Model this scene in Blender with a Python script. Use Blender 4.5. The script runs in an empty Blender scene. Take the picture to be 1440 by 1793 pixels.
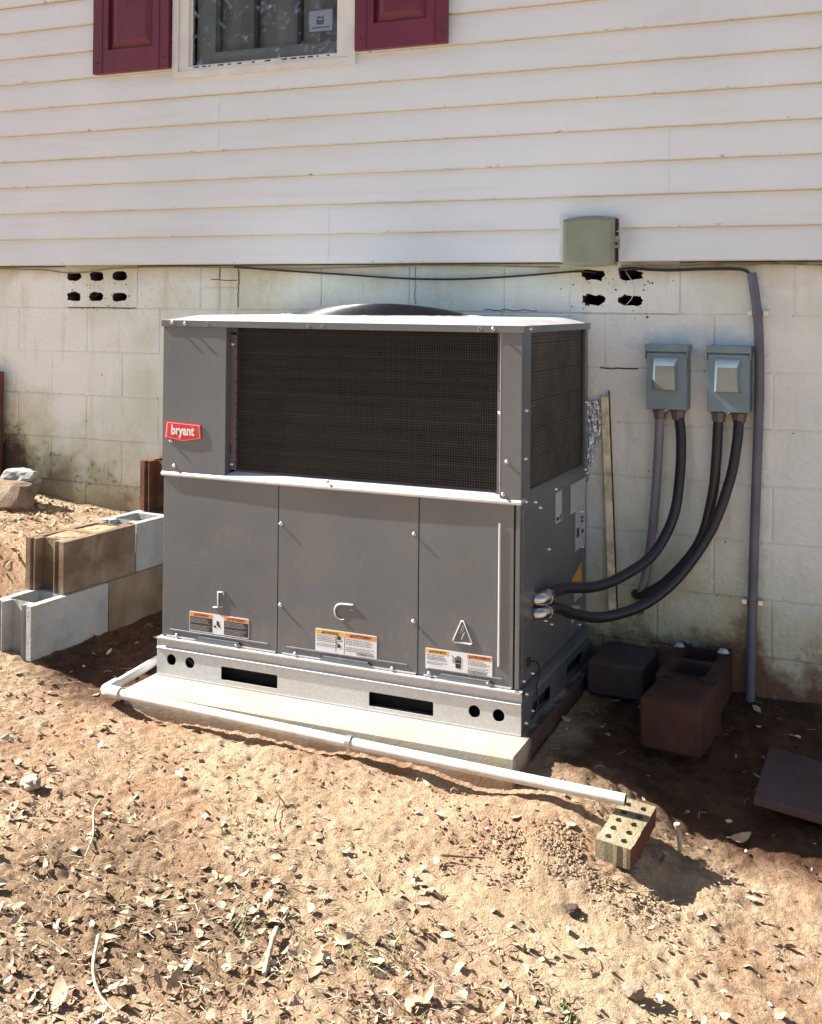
import bpy, math, random
import numpy as np
from mathutils import Vector, Matrix, noise
from mathutils.geometry import tessellate_polygon
random.seed(7)
S = bpy.context.scene
COL = S.collection

# ------------------------------------------------------------------ camera
cam_d = bpy.data.cameras.new('camera'); cam = bpy.data.objects.new('camera', cam_d); COL.objects.link(cam)
F, CY = 1952.25, 511.57
yaw, pit, rol = .4076, .0108, -.0088
def RM(y, p, r):
    Rz = np.array([[math.cos(y), -math.sin(y), 0], [math.sin(y), math.cos(y), 0], [0, 0, 1]])
    Rx = np.array([[1, 0, 0], [0, math.cos(p), -math.sin(p)], [0, math.sin(p), math.cos(p)]])
    Ry = np.array([[math.cos(r), 0, math.sin(r)], [0, 1, 0], [-math.sin(r), 0, math.cos(r)]])
    return Rz @ Rx @ Ry
m = RM(yaw, pit, rol)
cam.matrix_world = Matrix(((m[0][0], m[0][2], -m[0][1], 2.0147), (m[1][0], m[1][2], -m[1][1], -4.1669),
                           (m[2][0], m[2][2], -m[2][1], 1.3596), (0, 0, 0, 1)))
cam_d.sensor_fit = 'HORIZONTAL'; cam_d.sensor_width = 36; cam_d.lens = F / 1440 * 36
cam_d.shift_y = -(896.5 - CY) / 1440
cam_d.clip_start = .05; cam_d.clip_end = 500
S.camera = cam

# ------------------------------------------------------------------ light
L = Vector((1, .10, -.83)).normalized()
elev = math.asin(-L.z)
W = bpy.data.worlds.new('World'); S.world = W; W.use_nodes = True
wn = W.node_tree.nodes; wl = W.node_tree.links
sky = wn.new('ShaderNodeTexSky'); sky.sky_type = 'NISHITA'; sky.sun_disc = False
sky.sun_elevation = elev
sky.sun_rotation = math.atan2(-L.x, -L.y)
sky.dust_density = 1.5; sky.ozone_density = 1.0
bgn = wn['Background']; bgn.inputs['Strength'].default_value = .052
wl.new(sky.outputs['Color'], bgn.inputs['Color'])
sd = bpy.data.lights.new('sun', 'SUN'); sd.energy = 5; sd.angle = math.radians(.5); sd.color = (1, .95, .88)
sun = bpy.data.objects.new('sun', sd); COL.objects.link(sun)
sun.rotation_euler = L.to_track_quat('-Z', 'Y').to_euler()
S.view_settings.view_transform = 'Standard'; S.view_settings.look = 'None'
S.view_settings.exposure = 1.72; S.view_settings.gamma = 1
S.view_settings.use_curve_mapping = False

# ------------------------------------------------------------------ materials
class NT:
    def __init__(s, name):
        s.m = bpy.data.materials.new(name); s.m.use_nodes = True
        s.t = s.m.node_tree; s.n = s.t.nodes; s.l = s.t.links
        s.b = s.n['Principled BSDF']
        g = s.n.new('ShaderNodeNewGeometry'); s.pos = g.outputs['Position']; s.geo = g
    def put(s, sock, v):
        if hasattr(v, 'is_linked') or hasattr(v, 'links'): s.l.new(v, sock)
        elif isinstance(v, (tuple, list)) and len(v) == 3 and sock.type == 'RGBA': sock.default_value = (*v, 1)
        else: sock.default_value = v
    def noise(s, scale, detail=5, rough=.55, vec=None, dist=0, stretch=None):
        n = s.n.new('ShaderNodeTexNoise'); n.inputs['Scale'].default_value = scale
        n.inputs['Detail'].default_value = detail; n.inputs['Roughness'].default_value = rough
        n.inputs['Distortion'].default_value = dist
        v = vec or s.pos
        if stretch:
            mp = s.n.new('ShaderNodeMapping'); mp.inputs['Scale'].default_value = stretch
            s.l.new(v, mp.inputs['Vector']); v = mp.outputs[0]
        s.l.new(v, n.inputs['Vector']); return n.outputs['Fac']
    def ramp(s, fac, a, b, ca=0., cb=1.):
        r = s.n.new('ShaderNodeMapRange'); r.clamp = True
        s.l.new(fac, r.inputs[0]); r.inputs[1].default_value = a; r.inputs[2].default_value = b
        r.inputs[3].default_value = ca; r.inputs[4].default_value = cb; return r.outputs[0]
    def mix(s, fac, a, b, mode='MIX'):
        x = s.n.new('ShaderNodeMix'); x.data_type = 'RGBA'; x.blend_type = mode
        s.put(x.inputs[0], fac); s.put(x.inputs[6], a); s.put(x.inputs[7], b); return x.outputs[2]
    def math(s, op, a, b=0., c=0.):
        x = s.n.new('ShaderNodeMath'); x.operation = op
        s.put(x.inputs[0], a); s.put(x.inputs[1], b); s.put(x.inputs[2], c); return x.outputs[0]
    def sep(s, v=None):
        x = s.n.new('ShaderNodeSeparateXYZ'); s.l.new(v or s.pos, x.inputs[0]); return x.outputs
    def bump(s, h, dist=.002, strength=1.):
        x = s.n.new('ShaderNodeBump'); x.inputs['Distance'].default_value = dist
        x.inputs['Strength'].default_value = strength
        s.l.new(h, x.inputs['Height']); s.l.new(x.outputs[0], s.b.inputs['Normal'])
    def out(s, col, rough=.6, metal=0., spec=.5):
        s.put(s.b.inputs['Base Color'], col); s.put(s.b.inputs['Roughness'], rough)
        s.put(s.b.inputs['Metallic'], metal); s.b.inputs['Specular IOR Level'].default_value = spec
        return s.m

def simple(name, col, rough=.5, metal=0., var=.12, vs=12, bump=.0, bs=200, spec=.5):
    t = NT(name); f = t.noise(vs, 6)
    dark = tuple(c * (1 - var * 2) for c in col); lite = tuple(min(1, c * (1 + var)) for c in col)
    c = t.mix(t.ramp(f, .3, .7), dark, lite)
    r = t.ramp(t.noise(vs * 2.3, 4), .3, .7, max(.03, rough - .08), min(1, rough + .08))
    if bump: t.bump(t.noise(bs, 4), bump)
    return t.out(c, r, metal, spec)

M = {}
def mk_siding():
    t = NT('vinyl siding'); x, y, z = t.sep()
    base = t.mix(t.ramp(t.noise(1.3, 4), .35, .65), (.685, .75, .80), (.745, .81, .865))
    base = t.mix(t.ramp(t.noise(5, 5, stretch=(.35, 1, 4)), .52, .75, 0, .35), base, (.66, .62, .60))
    # grime along each lip: position within the 0.1247 m course
    q = t.math('FRACT', t.math('DIVIDE', t.math('SUBTRACT', z, 1.5265), .12455))
    low = t.ramp(q, 0, .055, 1, 0)
    d = t.math('MULTIPLY', low, t.ramp(t.noise(14, 5, stretch=(.6, 1, 1)), .3, .6, .25, .9))
    base = t.mix(d, base, (.52, .45, .33))
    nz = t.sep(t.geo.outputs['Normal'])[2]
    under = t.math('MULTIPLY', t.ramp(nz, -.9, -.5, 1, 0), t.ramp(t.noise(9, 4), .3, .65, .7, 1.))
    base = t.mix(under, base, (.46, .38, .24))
    sp = t.math('MULTIPLY', t.ramp(t.noise(60, 3, stretch=(.4, 1, 1)), .66, .72), t.ramp(q, .0, .12, 1, 0))
    base = t.mix(sp, base, (.12, .09, .05))
    t.bump(t.noise(3.5, 3, stretch=(1, 1, 2.5)), .004)
    return t.out(base, .5, 0, .35)
M['siding'] = mk_siding()

def mk_block_paint():
    t = NT('painted block'); x, y, z = t.sep()
    base = t.mix(t.ramp(t.noise(2.2, 5), .35, .65), (.73, .785, .765), (.82, .865, .855))
    # thinner old paint with a green cast in wandering patches
    base = t.mix(t.ramp(t.noise(1.5, 6, dist=.4), .46, .66, 0, t.n and .85), base, (.56, .61, .46))
    # streaks
    base = t.mix(t.ramp(t.noise(7, 6, stretch=(2.5, 1, .35)), .55, .78, 0, .55), base, (.52, .45, .33))
    # red clay splashed on the lowest part, reaching higher on the left where the soil is higher
    soil = t.math('ADD', t.ramp(x, -1.3, -.2, .42, -.02), t.ramp(x, .9, 1.3, 0, .05))
    soil = t.math('ADD', soil, t.ramp(x, -1.9, -1.5, .22, 0))
    h = t.math('SUBTRACT', z, soil)
    h = t.math('ADD', h, t.ramp(t.noise(5, 8, .65), .25, .75, -.20, .20))
    base = t.mix(t.ramp(h, .10, .42, .80, 0), base, (.44, .42, .24))
    base = t.mix(t.math('MULTIPLY', t.ramp(h, .02, .16, .92, 0), t.ramp(x, -1.35, -1.0, .45, 1)), base, (.16, .075, .05))
    edge = t.math('MULTIPLY', t.ramp(t.math('ABSOLUTE', t.math('SUBTRACT', h, .17)), 0, .05, 1, 0), t.ramp(t.noise(40, 6, .7), .48, .58))
    base = t.mix(t.math('MULTIPLY', edge, t.ramp(x, -.9, -1.1, 0, .85)), base, (.10, .085, .04))
    base = t.mix(t.math('MULTIPLY', t.ramp(h, .0, .18, 1, 0), t.ramp(x, -1.8, -1.45, .95, 0)), base, (.045, .035, .025))  # shadow in the far left corner, painted as a dark patch
    # grime below the siding
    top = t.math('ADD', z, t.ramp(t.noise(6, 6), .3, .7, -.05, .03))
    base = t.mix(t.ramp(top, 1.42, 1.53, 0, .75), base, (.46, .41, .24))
    # grey-blue overspray round the two switch boxes
    dx = t.math('ABSOLUTE', t.math('SUBTRACT', x, 1.37)); dz = t.math('ABSOLUTE', t.math('SUBTRACT', z, 1.21))
    d = t.math('ADD', t.math('MULTIPLY', dx, 1.0), t.math('MULTIPLY', dz, 3.2))
    d = t.math('ADD', d, t.ramp(t.noise(9, 4), .3, .7, -.08, .08))
    base = t.mix(t.ramp(d, .12, .34, .5, 0), base, (.40, .52, .58))
    tl = t.math('MULTIPLY', t.ramp(t.math('ABSOLUTE', t.math('ADD', x, -.35)), .2, .75, 1, 0), t.ramp(z, 1.0, 1.25, 0, 1))
    base = t.mix(t.math('MULTIPLY', tl, t.ramp(t.noise(4, 5), .35, .6, .15, .6)), base, (.50, .64, .66))
    # chips
    base = t.mix(t.ramp(t.noise(34, 5, .6), .70, .735), base, (.16, .12, .08))
    t.bump(t.math('ADD', t.noise(55, 6), t.math('MULTIPLY', t.noise(7, 5), 2.5)), .006)
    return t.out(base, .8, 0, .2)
M['block_paint'] = mk_block_paint()

def mk_dirt():
    t = NT('clay dirt'); x, y, z = t.sep()
    fine = t.noise(60, 9, .7); mid = t.noise(11, 8, .62, dist=.3); big = t.noise(1.6, 5)
    a = t.mix(t.ramp(mid, .3, .7), (.43, .265, .155), (.61, .455, .32))
    a = t.mix(t.ramp(fine, .35, .7), t.mix(.55, a, (.16, .075, .035)), a)
    a = t.mix(t.ramp(big, .45, .62, 0, .5), a, (.62, .49, .32))
    # darker mulch at the near left
    cx_ = t.math('SUBTRACT', x, .25); cy_ = t.math('ADD', y, 1.95)
    r = t.math('SQRT', t.math('ADD', t.math('MULTIPLY', t.math('MULTIPLY', cx_, cx_), .5), t.math('MULTIPLY', cy_, cy_)))
    r = t.math('ADD', r, t.ramp(t.noise(3, 7, .6), .25, .75, -.28, .28))
    a = t.mix(t.ramp(r, .12, .42, .85, 0), a, t.mix(t.ramp(t.noise(28, 7, .7), .35, .65), (.10, .065, .04), (.38, .26, .16)))
    # damp red clay beside the pad, made darker still to paint in shade there
    wet_shade1 = t.math('MULTIPLY', t.ramp(t.math('ADD', x, t.ramp(t.noise(4, 5), .3, .7, -.08, .08)), 1.0, 1.14), t.ramp(t.math('ADD', y, t.ramp(t.noise(5, 5), .3, .7, -.1, .1)), -1.02, -.8))
    wet_shade2 = t.math('MULTIPLY', t.ramp(x, -.9, -.8), t.ramp(x, -.42, -.3, 1, 0))
    wet_shade2 = t.math('MULTIPLY', wet_shade2, t.ramp(t.math('ADD', y, t.ramp(t.noise(4, 5), .3, .7, -.1, .1)), -1.2, -.98))
    w = t.math('MAXIMUM', wet_shade1, wet_shade2)
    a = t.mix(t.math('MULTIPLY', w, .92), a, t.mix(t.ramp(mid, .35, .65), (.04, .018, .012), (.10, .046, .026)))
    # faint moss
    a = t.mix(t.math('MULTIPLY', t.ramp(t.noise(4.5, 6, .6), .58, .72), t.ramp(t.noise(70, 4), .5, .6, 0, .5)), a, (.22, .22, .07))
    t.bump(t.math('ADD', t.math('MULTIPLY', fine, .7), t.math('ADD', t.noise(160, 5, .7), t.math('MULTIPLY', mid, 2.))), .011)
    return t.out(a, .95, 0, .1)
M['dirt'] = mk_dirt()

def concrete(name, a, b, stain=None, sa=.5, rough_bump=.003):
    t = NT(name)
    c = t.mix(t.ramp(t.noise(7, 7, .6), .3, .7), a, b)
    if stain: c = t.mix(t.ramp(t.noise(4, 6, .6, dist=.5), .42, .62, 0, sa), c, stain)
    c = t.mix(t.ramp(t.noise(120, 3), .62, .72, 0, .5), c, tuple(v * .45 for v in a))
    t.bump(t.math('ADD', t.noise(130, 5, .7), t.noise(30, 5)), rough_bump)
    return t.out(c, .92, 0, .15)
def mk_pad():
    t = NT('pad concrete'); x, y, z = t.sep()
    c = t.mix(t.ramp(t.noise(7, 7, .6), .3, .7), (.31, .295, .255), (.40, .38, .33))
    c = t.mix(t.ramp(t.noise(4, 6, .6, dist=.5), .42, .62, 0, .5), c, (.42, .32, .21))
    # shade of the unit painted onto the pad's right side
    shade_mask = t.math('MULTIPLY', t.ramp(t.math('ADD', x, t.ramp(t.noise(12, 5), .3, .7, -.02, .02)), .96, .99), t.ramp(t.math('ADD', y, t.ramp(t.noise(9, 5), .3, .7, -.03, .03)), -.93, -.86))
    c = t.mix(t.math('MULTIPLY', shade_mask, .93), c, (.075, .045, .038))
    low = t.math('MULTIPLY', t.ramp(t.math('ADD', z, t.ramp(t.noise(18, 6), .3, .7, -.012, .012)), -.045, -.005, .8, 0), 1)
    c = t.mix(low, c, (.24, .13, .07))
    t.bump(t.math('ADD', t.noise(130, 5, .7), t.noise(30, 5)), .0015)
    return t.out(c, .92, 0, .15)
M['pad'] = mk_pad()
M['cmu_grey'] = concrete('grey block', (.30, .30, .29), (.46, .46, .45), (.36, .30, .22), .4, .005)
M['cmu_brown'] = concrete('clay stained block', (.20, .145, .10), (.32, .25, .175), (.13, .080, .05), .8, .005)
M['cmu_red'] = concrete('dark red stained block', (.10, .045, .028), (.22, .11, .07), (.05, .022, .015), .7, .006)
M['cmu_shade'] = concrete('shade darkened muddy block', (.038, .024, .024), (.075, .046, .042), (.10, .045, .025), .6, .005)  # base darkened to paint in the shade by the wall at right
M['brick'] = concrete('buff brick', (.34, .28, .18), (.50, .43, .30), (.16, .12, .07), .6, .006)
M['brick_red'] = concrete('worn red brick', (.15, .05, .035), (.25, .09, .06), (.10, .05, .04), .6, .004)
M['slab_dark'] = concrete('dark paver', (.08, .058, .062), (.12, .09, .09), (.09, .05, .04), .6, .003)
M['stone'] = concrete('stone', (.20, .135, .09), (.32, .23, .16), (.42, .36, .28), .5, .008)

def mk_powder():
    t = NT('grey powder coat'); x, y, z = t.sep()
    c = t.mix(t.ramp(t.noise(1.8, 4), .35, .65), (.128, .148, .172), (.162, .180, .202))
    c = t.mix(t.ramp(t.noise(6, 7, .65, dist=.6), .60, .74, 0, .35), c, (.26, .25, .24))     # dusty scuffs
    c = t.mix(t.ramp(t.noise(55, 4, .6), .735, .75, 0, .6), c, (.55, .54, .52))               # specks
    lowd = t.math('MULTIPLY', t.ramp(z, .15, .50, 1, 0), t.ramp(t.noise(38, 6, .7, stretch=(1, 1, .5)), .54, .66, 0, .45))
    c = t.mix(lowd, c, (.34, .25, .17))
    c = t.mix(t.math('MULTIPLY', t.ramp(t.noise(2.6, 5, .6, dist=.8), .48, .66, 0, .30), 1.), c, (.20, .185, .17))
    t.bump(t.noise(2.2, 2), .010, .6)
    return t.out(c, t.ramp(t.noise(5, 5), .3, .7, .26, .40), .35, .5)
M['powder'] = mk_powder()
M['powder_side'] = M['powder']
M['galv'] = simple('galvanised steel', (.70, .69, .67), .38, .85, .10, 9, .0004, 60)
def mk_galv():
    t = NT('galvanised rail')
    v = t.n.new('ShaderNodeTexVoronoi'); v.inputs['Scale'].default_value = 130; t.l.new(t.pos, v.inputs['Vector'])
    c = t.mix(t.ramp(v.outputs['Color'], .2, .8), (.50, .50, .51), (.57, .565, .56))
    c = t.mix(t.ramp(t.noise(4, 7, .65, stretch=(1, 1, 3)), .5, .7, 0, .45), c, (.55, .46, .34))
    return t.out(c, t.ramp(t.noise(8, 5), .3, .7, .42, .62), .35, .5)
M['rail'] = mk_galv()
M['flange'] = simple('bright painted flange', (.62, .62, .64), .38, .3, .06, 6)
M['cap'] = simple('unit top sheet', (.58, .57, .56), .33, .3, .08, 5)
M['steel'] = simple('zinc screw', (.72, .72, .70), .25, .9, .05, 30)
M['wire'] = simple('black wire', (.030, .029, .033), .35, 0, .1, 20)
M['coil'] = simple('dark coil', (.017, .016, .019), .6, .2, .25, 9, .001, 300)
M['coil_side'] = simple('pale coil', (.36, .34, .31), .55, .3, .25, 9, .001, 300)  # paler than the front coil
M['dark'] = simple('dark void', (.012, .011, .011), .9, 0, .1)
M['strip'] = simple('recess strip', (.15, .12, .14), .5, .2, .12, 8)
M['burgundy'] = simple('burgundy shutter', (.130, .017, .043), .48, 0, .10, 5, .0006, 60)
M['trim'] = simple('white window trim', (.70, .73, .72), .5, 0, .07, 7, .0006, 60)
M['sash'] = simple('grey green sash', (.58, .63, .66), .5, 0, .07, 7)
M['sash2'] = simple('dark muntin', (.16, .12, .17), .5, 0, .07, 7)
def mk_pvc():
    t = NT('white pvc')
    c = t.mix(t.ramp(t.noise(9, 6, .65), .45, .7, 0, .6), (.66, .65, .62), (.52, .43, .32))
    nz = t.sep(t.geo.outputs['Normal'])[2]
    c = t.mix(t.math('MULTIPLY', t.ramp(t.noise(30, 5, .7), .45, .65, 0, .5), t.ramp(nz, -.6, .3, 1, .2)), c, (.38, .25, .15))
    return t.out(c, .38, 0, .5)
M['pvc'] = mk_pvc()
M['box'] = simple('grey enclosure', (.18, .26, .31), .42, .25, .08, 9)
M['box_face'] = simple('dull enclosure face', (.22, .235, .21), .6, .1, .08, 12)
M['demarc'] = simple('sage plastic', (.225, .255, .20), .5, 0, .08, 8)
M['plate'] = simple('white backing', (.68, .69, .70), .5, 0, .06, 8)
M['pvc_grey'] = simple('grey conduit', (.13, .135, .18), .5, 0, .12, 10)
M['pvc_emt'] = simple('light grey conduit', (.20, .205, .245), .5, 0, .12, 10)
M['whip'] = simple('dark liquidtight', (.022, .021, .030), .42, 0, .15, 14)
M['whip_b'] = simple('brown dark liquidtight', (.032, .024, .028), .42, 0, .15, 14)
M['chrome'] = simple('cast fitting', (.55, .55, .56), .22, .95, .06, 20)
M['fitting'] = simple('plastic fitting', (.14, .12, .13), .45, 0, .1, 12)
M['cable'] = simple('black cable', (.02, .02, .022), .5, 0, .1)
M['cable_tan'] = simple('dusty cable', (.26, .22, .16), .7, 0, .2, 20)
M['wood'] = simple('weathered lath', (.80, .72, .52), .8, 0, .25, 18, .001, 80)
M['wood_edge'] = simple('tar edge', (.05, .03, .022), .8, 0, .2, 18)
M['red_board'] = simple('weathered red board', (.12, .035, .03), .8, 0, .25, 8, .002, 60)
M['red'] = simple('badge red', (.62, .035, .045), .35, 0, .04)
M['badge_line'] = simple('badge outline', (.80, .42, .40), .4, 0, .03)
M['white'] = simple('label white', (.74, .74, .76), .45, 0, .04, 20)
M['blue_white'] = simple('rating label', (.50, .54, .62), .45, 0, .06, 20)
M['orange'] = simple('label orange', (.80, .27, .06), .45, 0, .04)
M['amber'] = simple('label amber', (.78, .42, .06), .45, 0, .04)
M['black'] = simple('label ink', (.025, .022, .03), .5, 0, .05)
M['ink'] = simple('print ink', (.10, .09, .10), .5, 0, .05)
M['greyink'] = simple('grey print', (.35, .34, .35), .5, 0, .05)
M['sticker'] = simple('window sticker', (.20, .27, .33), .5, 0, .04)
M['purple'] = simple('sticker print', (.08, .05, .18), .5, 0, .04)
def mk_leaf(name, a, b, c3):
    t = NT(name); oi = t.n.new('ShaderNodeObjectInfo')
    c = t.mix(oi.outputs['Random'], a, b)
    c = t.mix(t.ramp(t.noise(45, 4), .4, .7, 0, .6), c, c3)
    x = t.out(c, .62, 0, .35)
    return x
M['leaf'] = mk_leaf('dry leaf', (.62, .50, .35), (.36, .22, .12), (.50, .38, .26))
M['leaf_green'] = mk_leaf('fading leaf', (.36, .38, .20), (.50, .46, .26), (.30, .30, .17))
M['leaf_yellow'] = mk_leaf('yellow leaf', (.70, .52, .10), (.70, .52, .10), (.55, .40, .12))
def mk_litter():
    t = NT('litter')
    c = t.mix(t.ramp(t.noise(23, 3), .35, .65), (.24, .14, .08), (.60, .47, .32))
    return t.out(c, .8, 0, .2)
M['litter'] = mk_litter()
M['clod'] = simple('dirt clods', (.46, .29, .16), .95, 0, .35, 40, .003, 120)
M['twig'] = simple('bleached twig', (.48, .40, .29), .8, 0, .25, 40, .001, 90)
M['twig_dark'] = simple('dark twig', (.16, .10, .065), .8, 0, .25, 40, .001, 90)
M['grass'] = simple('sparse grass', (.17, .21, .07), .6, 0, .25, 30)
M['bark'] = simple('tree bark', (.12, .09, .07), .9, 0, .3, 12, .01, 20)
M['foliage'] = simple('tree leaves', (.07, .10, .03), .6, 0, .35, 3)
def mk_foil():
    t = NT('crinkled foil')
    t.bump(t.noise(45, 3, .7, dist=1.2), .012)
    return t.out((.72, .80, .88), .22, .95)
M['foil'] = mk_foil()
def mk_glass():
    t = NT('window glass'); t.n.remove(t.b)
    fr = t.n.new('ShaderNodeFresnel'); fr.inputs['IOR'].default_value = 1.52
    f = t.math('ADD', t.math('MULTIPLY', fr.outputs[0], 1.1), .0)
    tr = t.n.new('ShaderNodeBsdfTransparent'); tr.inputs[0].default_value = (.86, .88, .90, 1)
    gl = t.n.new('ShaderNodeBsdfGlossy'); gl.inputs['Roughness'].default_value = .015
    mx = t.n.new('ShaderNodeMixShader'); t.l.new(f, mx.inputs[0]); t.l.new(tr.outputs[0], mx.inputs[1]); t.l.new(gl.outputs[0], mx.inputs[2])
    t.l.new(mx.outputs[0], t.n['Material Output'].inputs['Surface']); return t.m
M['glass'] = mk_glass()
def mk_curtain():
    t = NT('dim interior')
    c = t.mix(t.ramp(t.noise(3, 4, stretch=(4, 1, .4)), .35, .65), (.30, .33, .36), (.62, .66, .68))
    return t.out(c, .9, 0, .1)
M['curtain'] = mk_curtain()

# ------------------------------------------------------------------ mesh helpers
class MB:
    def __init__(s): s.v = []; s.f = []; s.mi = []; s.mats = []; s.sm = []
    def mat(s, m):
        if m not in s.mats: s.mats.append(m)
        return s.mats.index(m)
    def add(s, v, f, m, smooth=False, T=None):
        o = len(s.v); i = s.mat(m)
        for p in v:
            p = Vector(p); s.v.append(tuple(T @ p if T else p))
        for q in f: s.f.append([a + o for a in q]); s.mi.append(i); s.sm.append(smooth)
        return s
    def box(s, lo, hi, m, bev=0, T=None):
        (x0, y0, z0), (x1, y1, z1) = lo, hi
        if bev:
            b = bev; v = []
            # chamfered box: 24 verts
            import itertools
            idx = {}
            for sx, sy, sz in itertools.product((0, 1), repeat=3):
                X, Y, Z = (x0, x1)[sx], (y0, y1)[sy], (z0, z1)[sz]
                dx, dy, dz = (b, -b)[sx], (b, -b)[sy], (b, -b)[sz]
                for a, p in (('x', (X, Y + dy, Z + dz)), ('y', (X + dx, Y, Z + dz)), ('z', (X + dx, Y + dy, Z))):
                    idx[(sx, sy, sz, a)] = len(v); v.append(p)
            f = []
            for k in (0, 1):
                f.append([idx[(k, a, c, 'x')] for a, c in ((0, 0), (1, 0), (1, 1), (0, 1))][::(1 if k else -1)])
                f.append([idx[(a, k, c, 'y')] for a, c in ((0, 0), (0, 1), (1, 1), (1, 0))][::(1 if k else -1)])
                f.append([idx[(a, c, k, 'z')] for a, c in ((0, 0), (1, 0), (1, 1), (0, 1))][::(1 if k else -1)])
            for a in (0, 1):
                for c in (0, 1):
                    e = [idx[(0, a, c, 'y')], idx[(1, a, c, 'y')], idx[(1, a, c, 'z')], idx[(0, a, c, 'z')]]
                    f.append(e if a != c else e[::-1])
                    e = [idx[(a, 0, c, 'x')], idx[(a, 1, c, 'x')], idx[(a, 1, c, 'z')], idx[(a, 0, c, 'z')]]
                    f.append(e[::-1] if a != c else e)
                    e = [idx[(a, c, 0, 'x')], idx[(a, c, 1, 'x')], idx[(a, c, 1, 'y')], idx[(a, c, 0, 'y')]]
                    f.append(e if a != c else e[::-1])
            for q in ((a, c, d) for a in (0, 1) for c in (0, 1) for d in (0, 1)):
                t = [idx[(*q, 'x')], idx[(*q, 'y')], idx[(*q, 'z')]]
                f.append(t if sum(q) % 2 else t[::-1])
            return s.add(v, f, m, T=T)
        v = [(x0, y0, z0), (x1, y0, z0), (x1, y1, z0), (x0, y1, z0), (x0, y0, z1), (x1, y0, z1), (x1, y1, z1), (x0, y1, z1)]
        f = [(3, 2, 1, 0), (4, 5, 6, 7), (0, 1, 5, 4), (1, 2, 6, 5), (2, 3, 7, 6), (3, 0, 4, 7)]
        return s.add(v, f, m, T=T)
    def tube(s, pts, r, m, n=12, cap=True, smooth=True, radii=None):
        pts = [Vector(p) for p in pts]; V = []; Fc = []
        up = None
        for i, p in enumerate(pts):
            t = (pts[min(i + 1, len(pts) - 1)] - pts[max(i - 1, 0)]).normalized()
            if up is None: up = t.orthogonal().normalized()
            a = (up - t * up.dot(t)).normalized(); up = a; b = t.cross(a)
            rr = radii[i] if radii else r
            for k in range(n):
                an = 2 * math.pi * k / n; V.append(p + (a * math.cos(an) + b * math.sin(an)) * rr)
        for i in range(len(pts) - 1):
            for k in range(n):
                k2 = (k + 1) % n; Fc.append((i * n + k, i * n + k2, (i + 1) * n + k2, (i + 1) * n + k))
        s.add(V, Fc, m, smooth)
        if cap:
            c0 = [V[k] for k in range(n)]; c1 = [V[(len(pts) - 1) * n + k] for k in range(n)]
            s.add(c0, [list(range(n))[::-1]], m); s.add(c1, [list(range(n))], m)
        return s
    def plate(s, outer, holes, t, m, T=None, rim=None):
        """polygon with holes in local XZ, front face at y=0, back at y=t"""
        loops = [outer] + holes; tris = tessellate_polygon([[Vector((a, b, 0)) for a, b in lp] for lp in loops])
        flat = [p for lp in loops for p in lp]; n = len(flat)
        v = [(a, 0, b) for a, b in flat] + [(a, t, b) for a, b in flat]
        fs = []
        for q in tris:
            a, b, c = (Vector(flat[i]) for i in q)
            cr = (b - a).x * (c - a).y - (b - a).y * (c - a).x
            q = tuple(q) if cr > 0 else tuple(q)[::-1]
            fs.append(q); fs.append(tuple(i + n for i in q[::-1]))
        s.add(v, fs, m, T=T)
        fs = []; o = 0
        for li, lp in enumerate(loops):
            k = len(lp); area = sum(lp[i][0] * lp[(i + 1) % k][1] - lp[(i + 1) % k][0] * lp[i][1] for i in range(k))
            for i in range(k):
                a, b = o + i, o + (i + 1) % k
                q = (a, a + n, b + n, b)
                fs.append(q if (area > 0) == (li == 0) else q[::-1])
            o += k
        s.add(v, fs, rim or m, T=T); return s
    def obj(s, name, parent=None, loc=None):
        me = bpy.data.meshes.new(name); me.from_pydata(s.v, [], s.f)
        for x in s.mats: me.materials.append(M[x])
        me.polygons.foreach_set('material_index', s.mi); me.polygons.foreach_set('use_smooth', s.sm)
        me.update()
        o = bpy.data.objects.new(name, me); COL.objects.link(o)
        if parent: o.parent = parent
        if loc: o.location = loc
        return o

def thing(name, label, cat, loc=(0, 0, 0), rz=0, group=None, kind=None):
    o = bpy.data.objects.new(name, None); COL.objects.link(o); o.location = loc; o.rotation_euler = (0, 0, rz)
    o.empty_display_size = .1
    return tag(o, label, cat, group, kind)
def tag(o, label=None, cat=None, group=None, kind=None):
    if label: o['label'] = label
    if cat: o['category'] = cat
    if group: o['group'] = group
    if kind: o['kind'] = kind
    return o
def inst(src, parent, loc, rot=(0, 0, 0), name=None, sc=None):
    c = bpy.data.objects.new(name or src.name.split('.')[0], src.data); COL.objects.link(c)
    c.parent = parent; c.location = loc; c.rotation_euler = rot
    if sc: c.scale = sc
    return c
def rrect(x0, z0, x1, z1, r=.005, n=4, jit=0):
    p = []
    for cx, cz, a0 in ((x1 - r, z0 + r, -90), (x1 - r, z1 - r, 0), (x0 + r, z1 - r, 90), (x0 + r, z0 + r, 180)):
        for i in range(n + 1):
            a = math.radians(a0 + 90 * i / n)
            p.append((cx + r * math.cos(a) + random.uniform(-jit, jit), cz + r * math.sin(a) + random.uniform(-jit, jit)))
    return p
def circ(cx, cz, r, n=20): return [(cx + r * math.cos(2 * math.pi * i / n), cz + r * math.sin(2 * math.pi * i / n)) for i in range(n)]
def spline(pts, n=10):
    P = [Vector(p) for p in pts]; P = [P[0] * 2 - P[1]] + P + [P[-1] * 2 - P[-2]]; out = []
    for i in range(1, len(P) - 2):
        for k in range(n):
            t = k / n; a, b, c, d = P[i - 1:i + 3]
            out.append(.5 * ((2 * b) + (c - a) * t + (2 * a - 5 * b + 4 * c - d) * t * t + (3 * b - a - 3 * c + d) * t ** 3))
    out.append(P[-2]); return out
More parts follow.
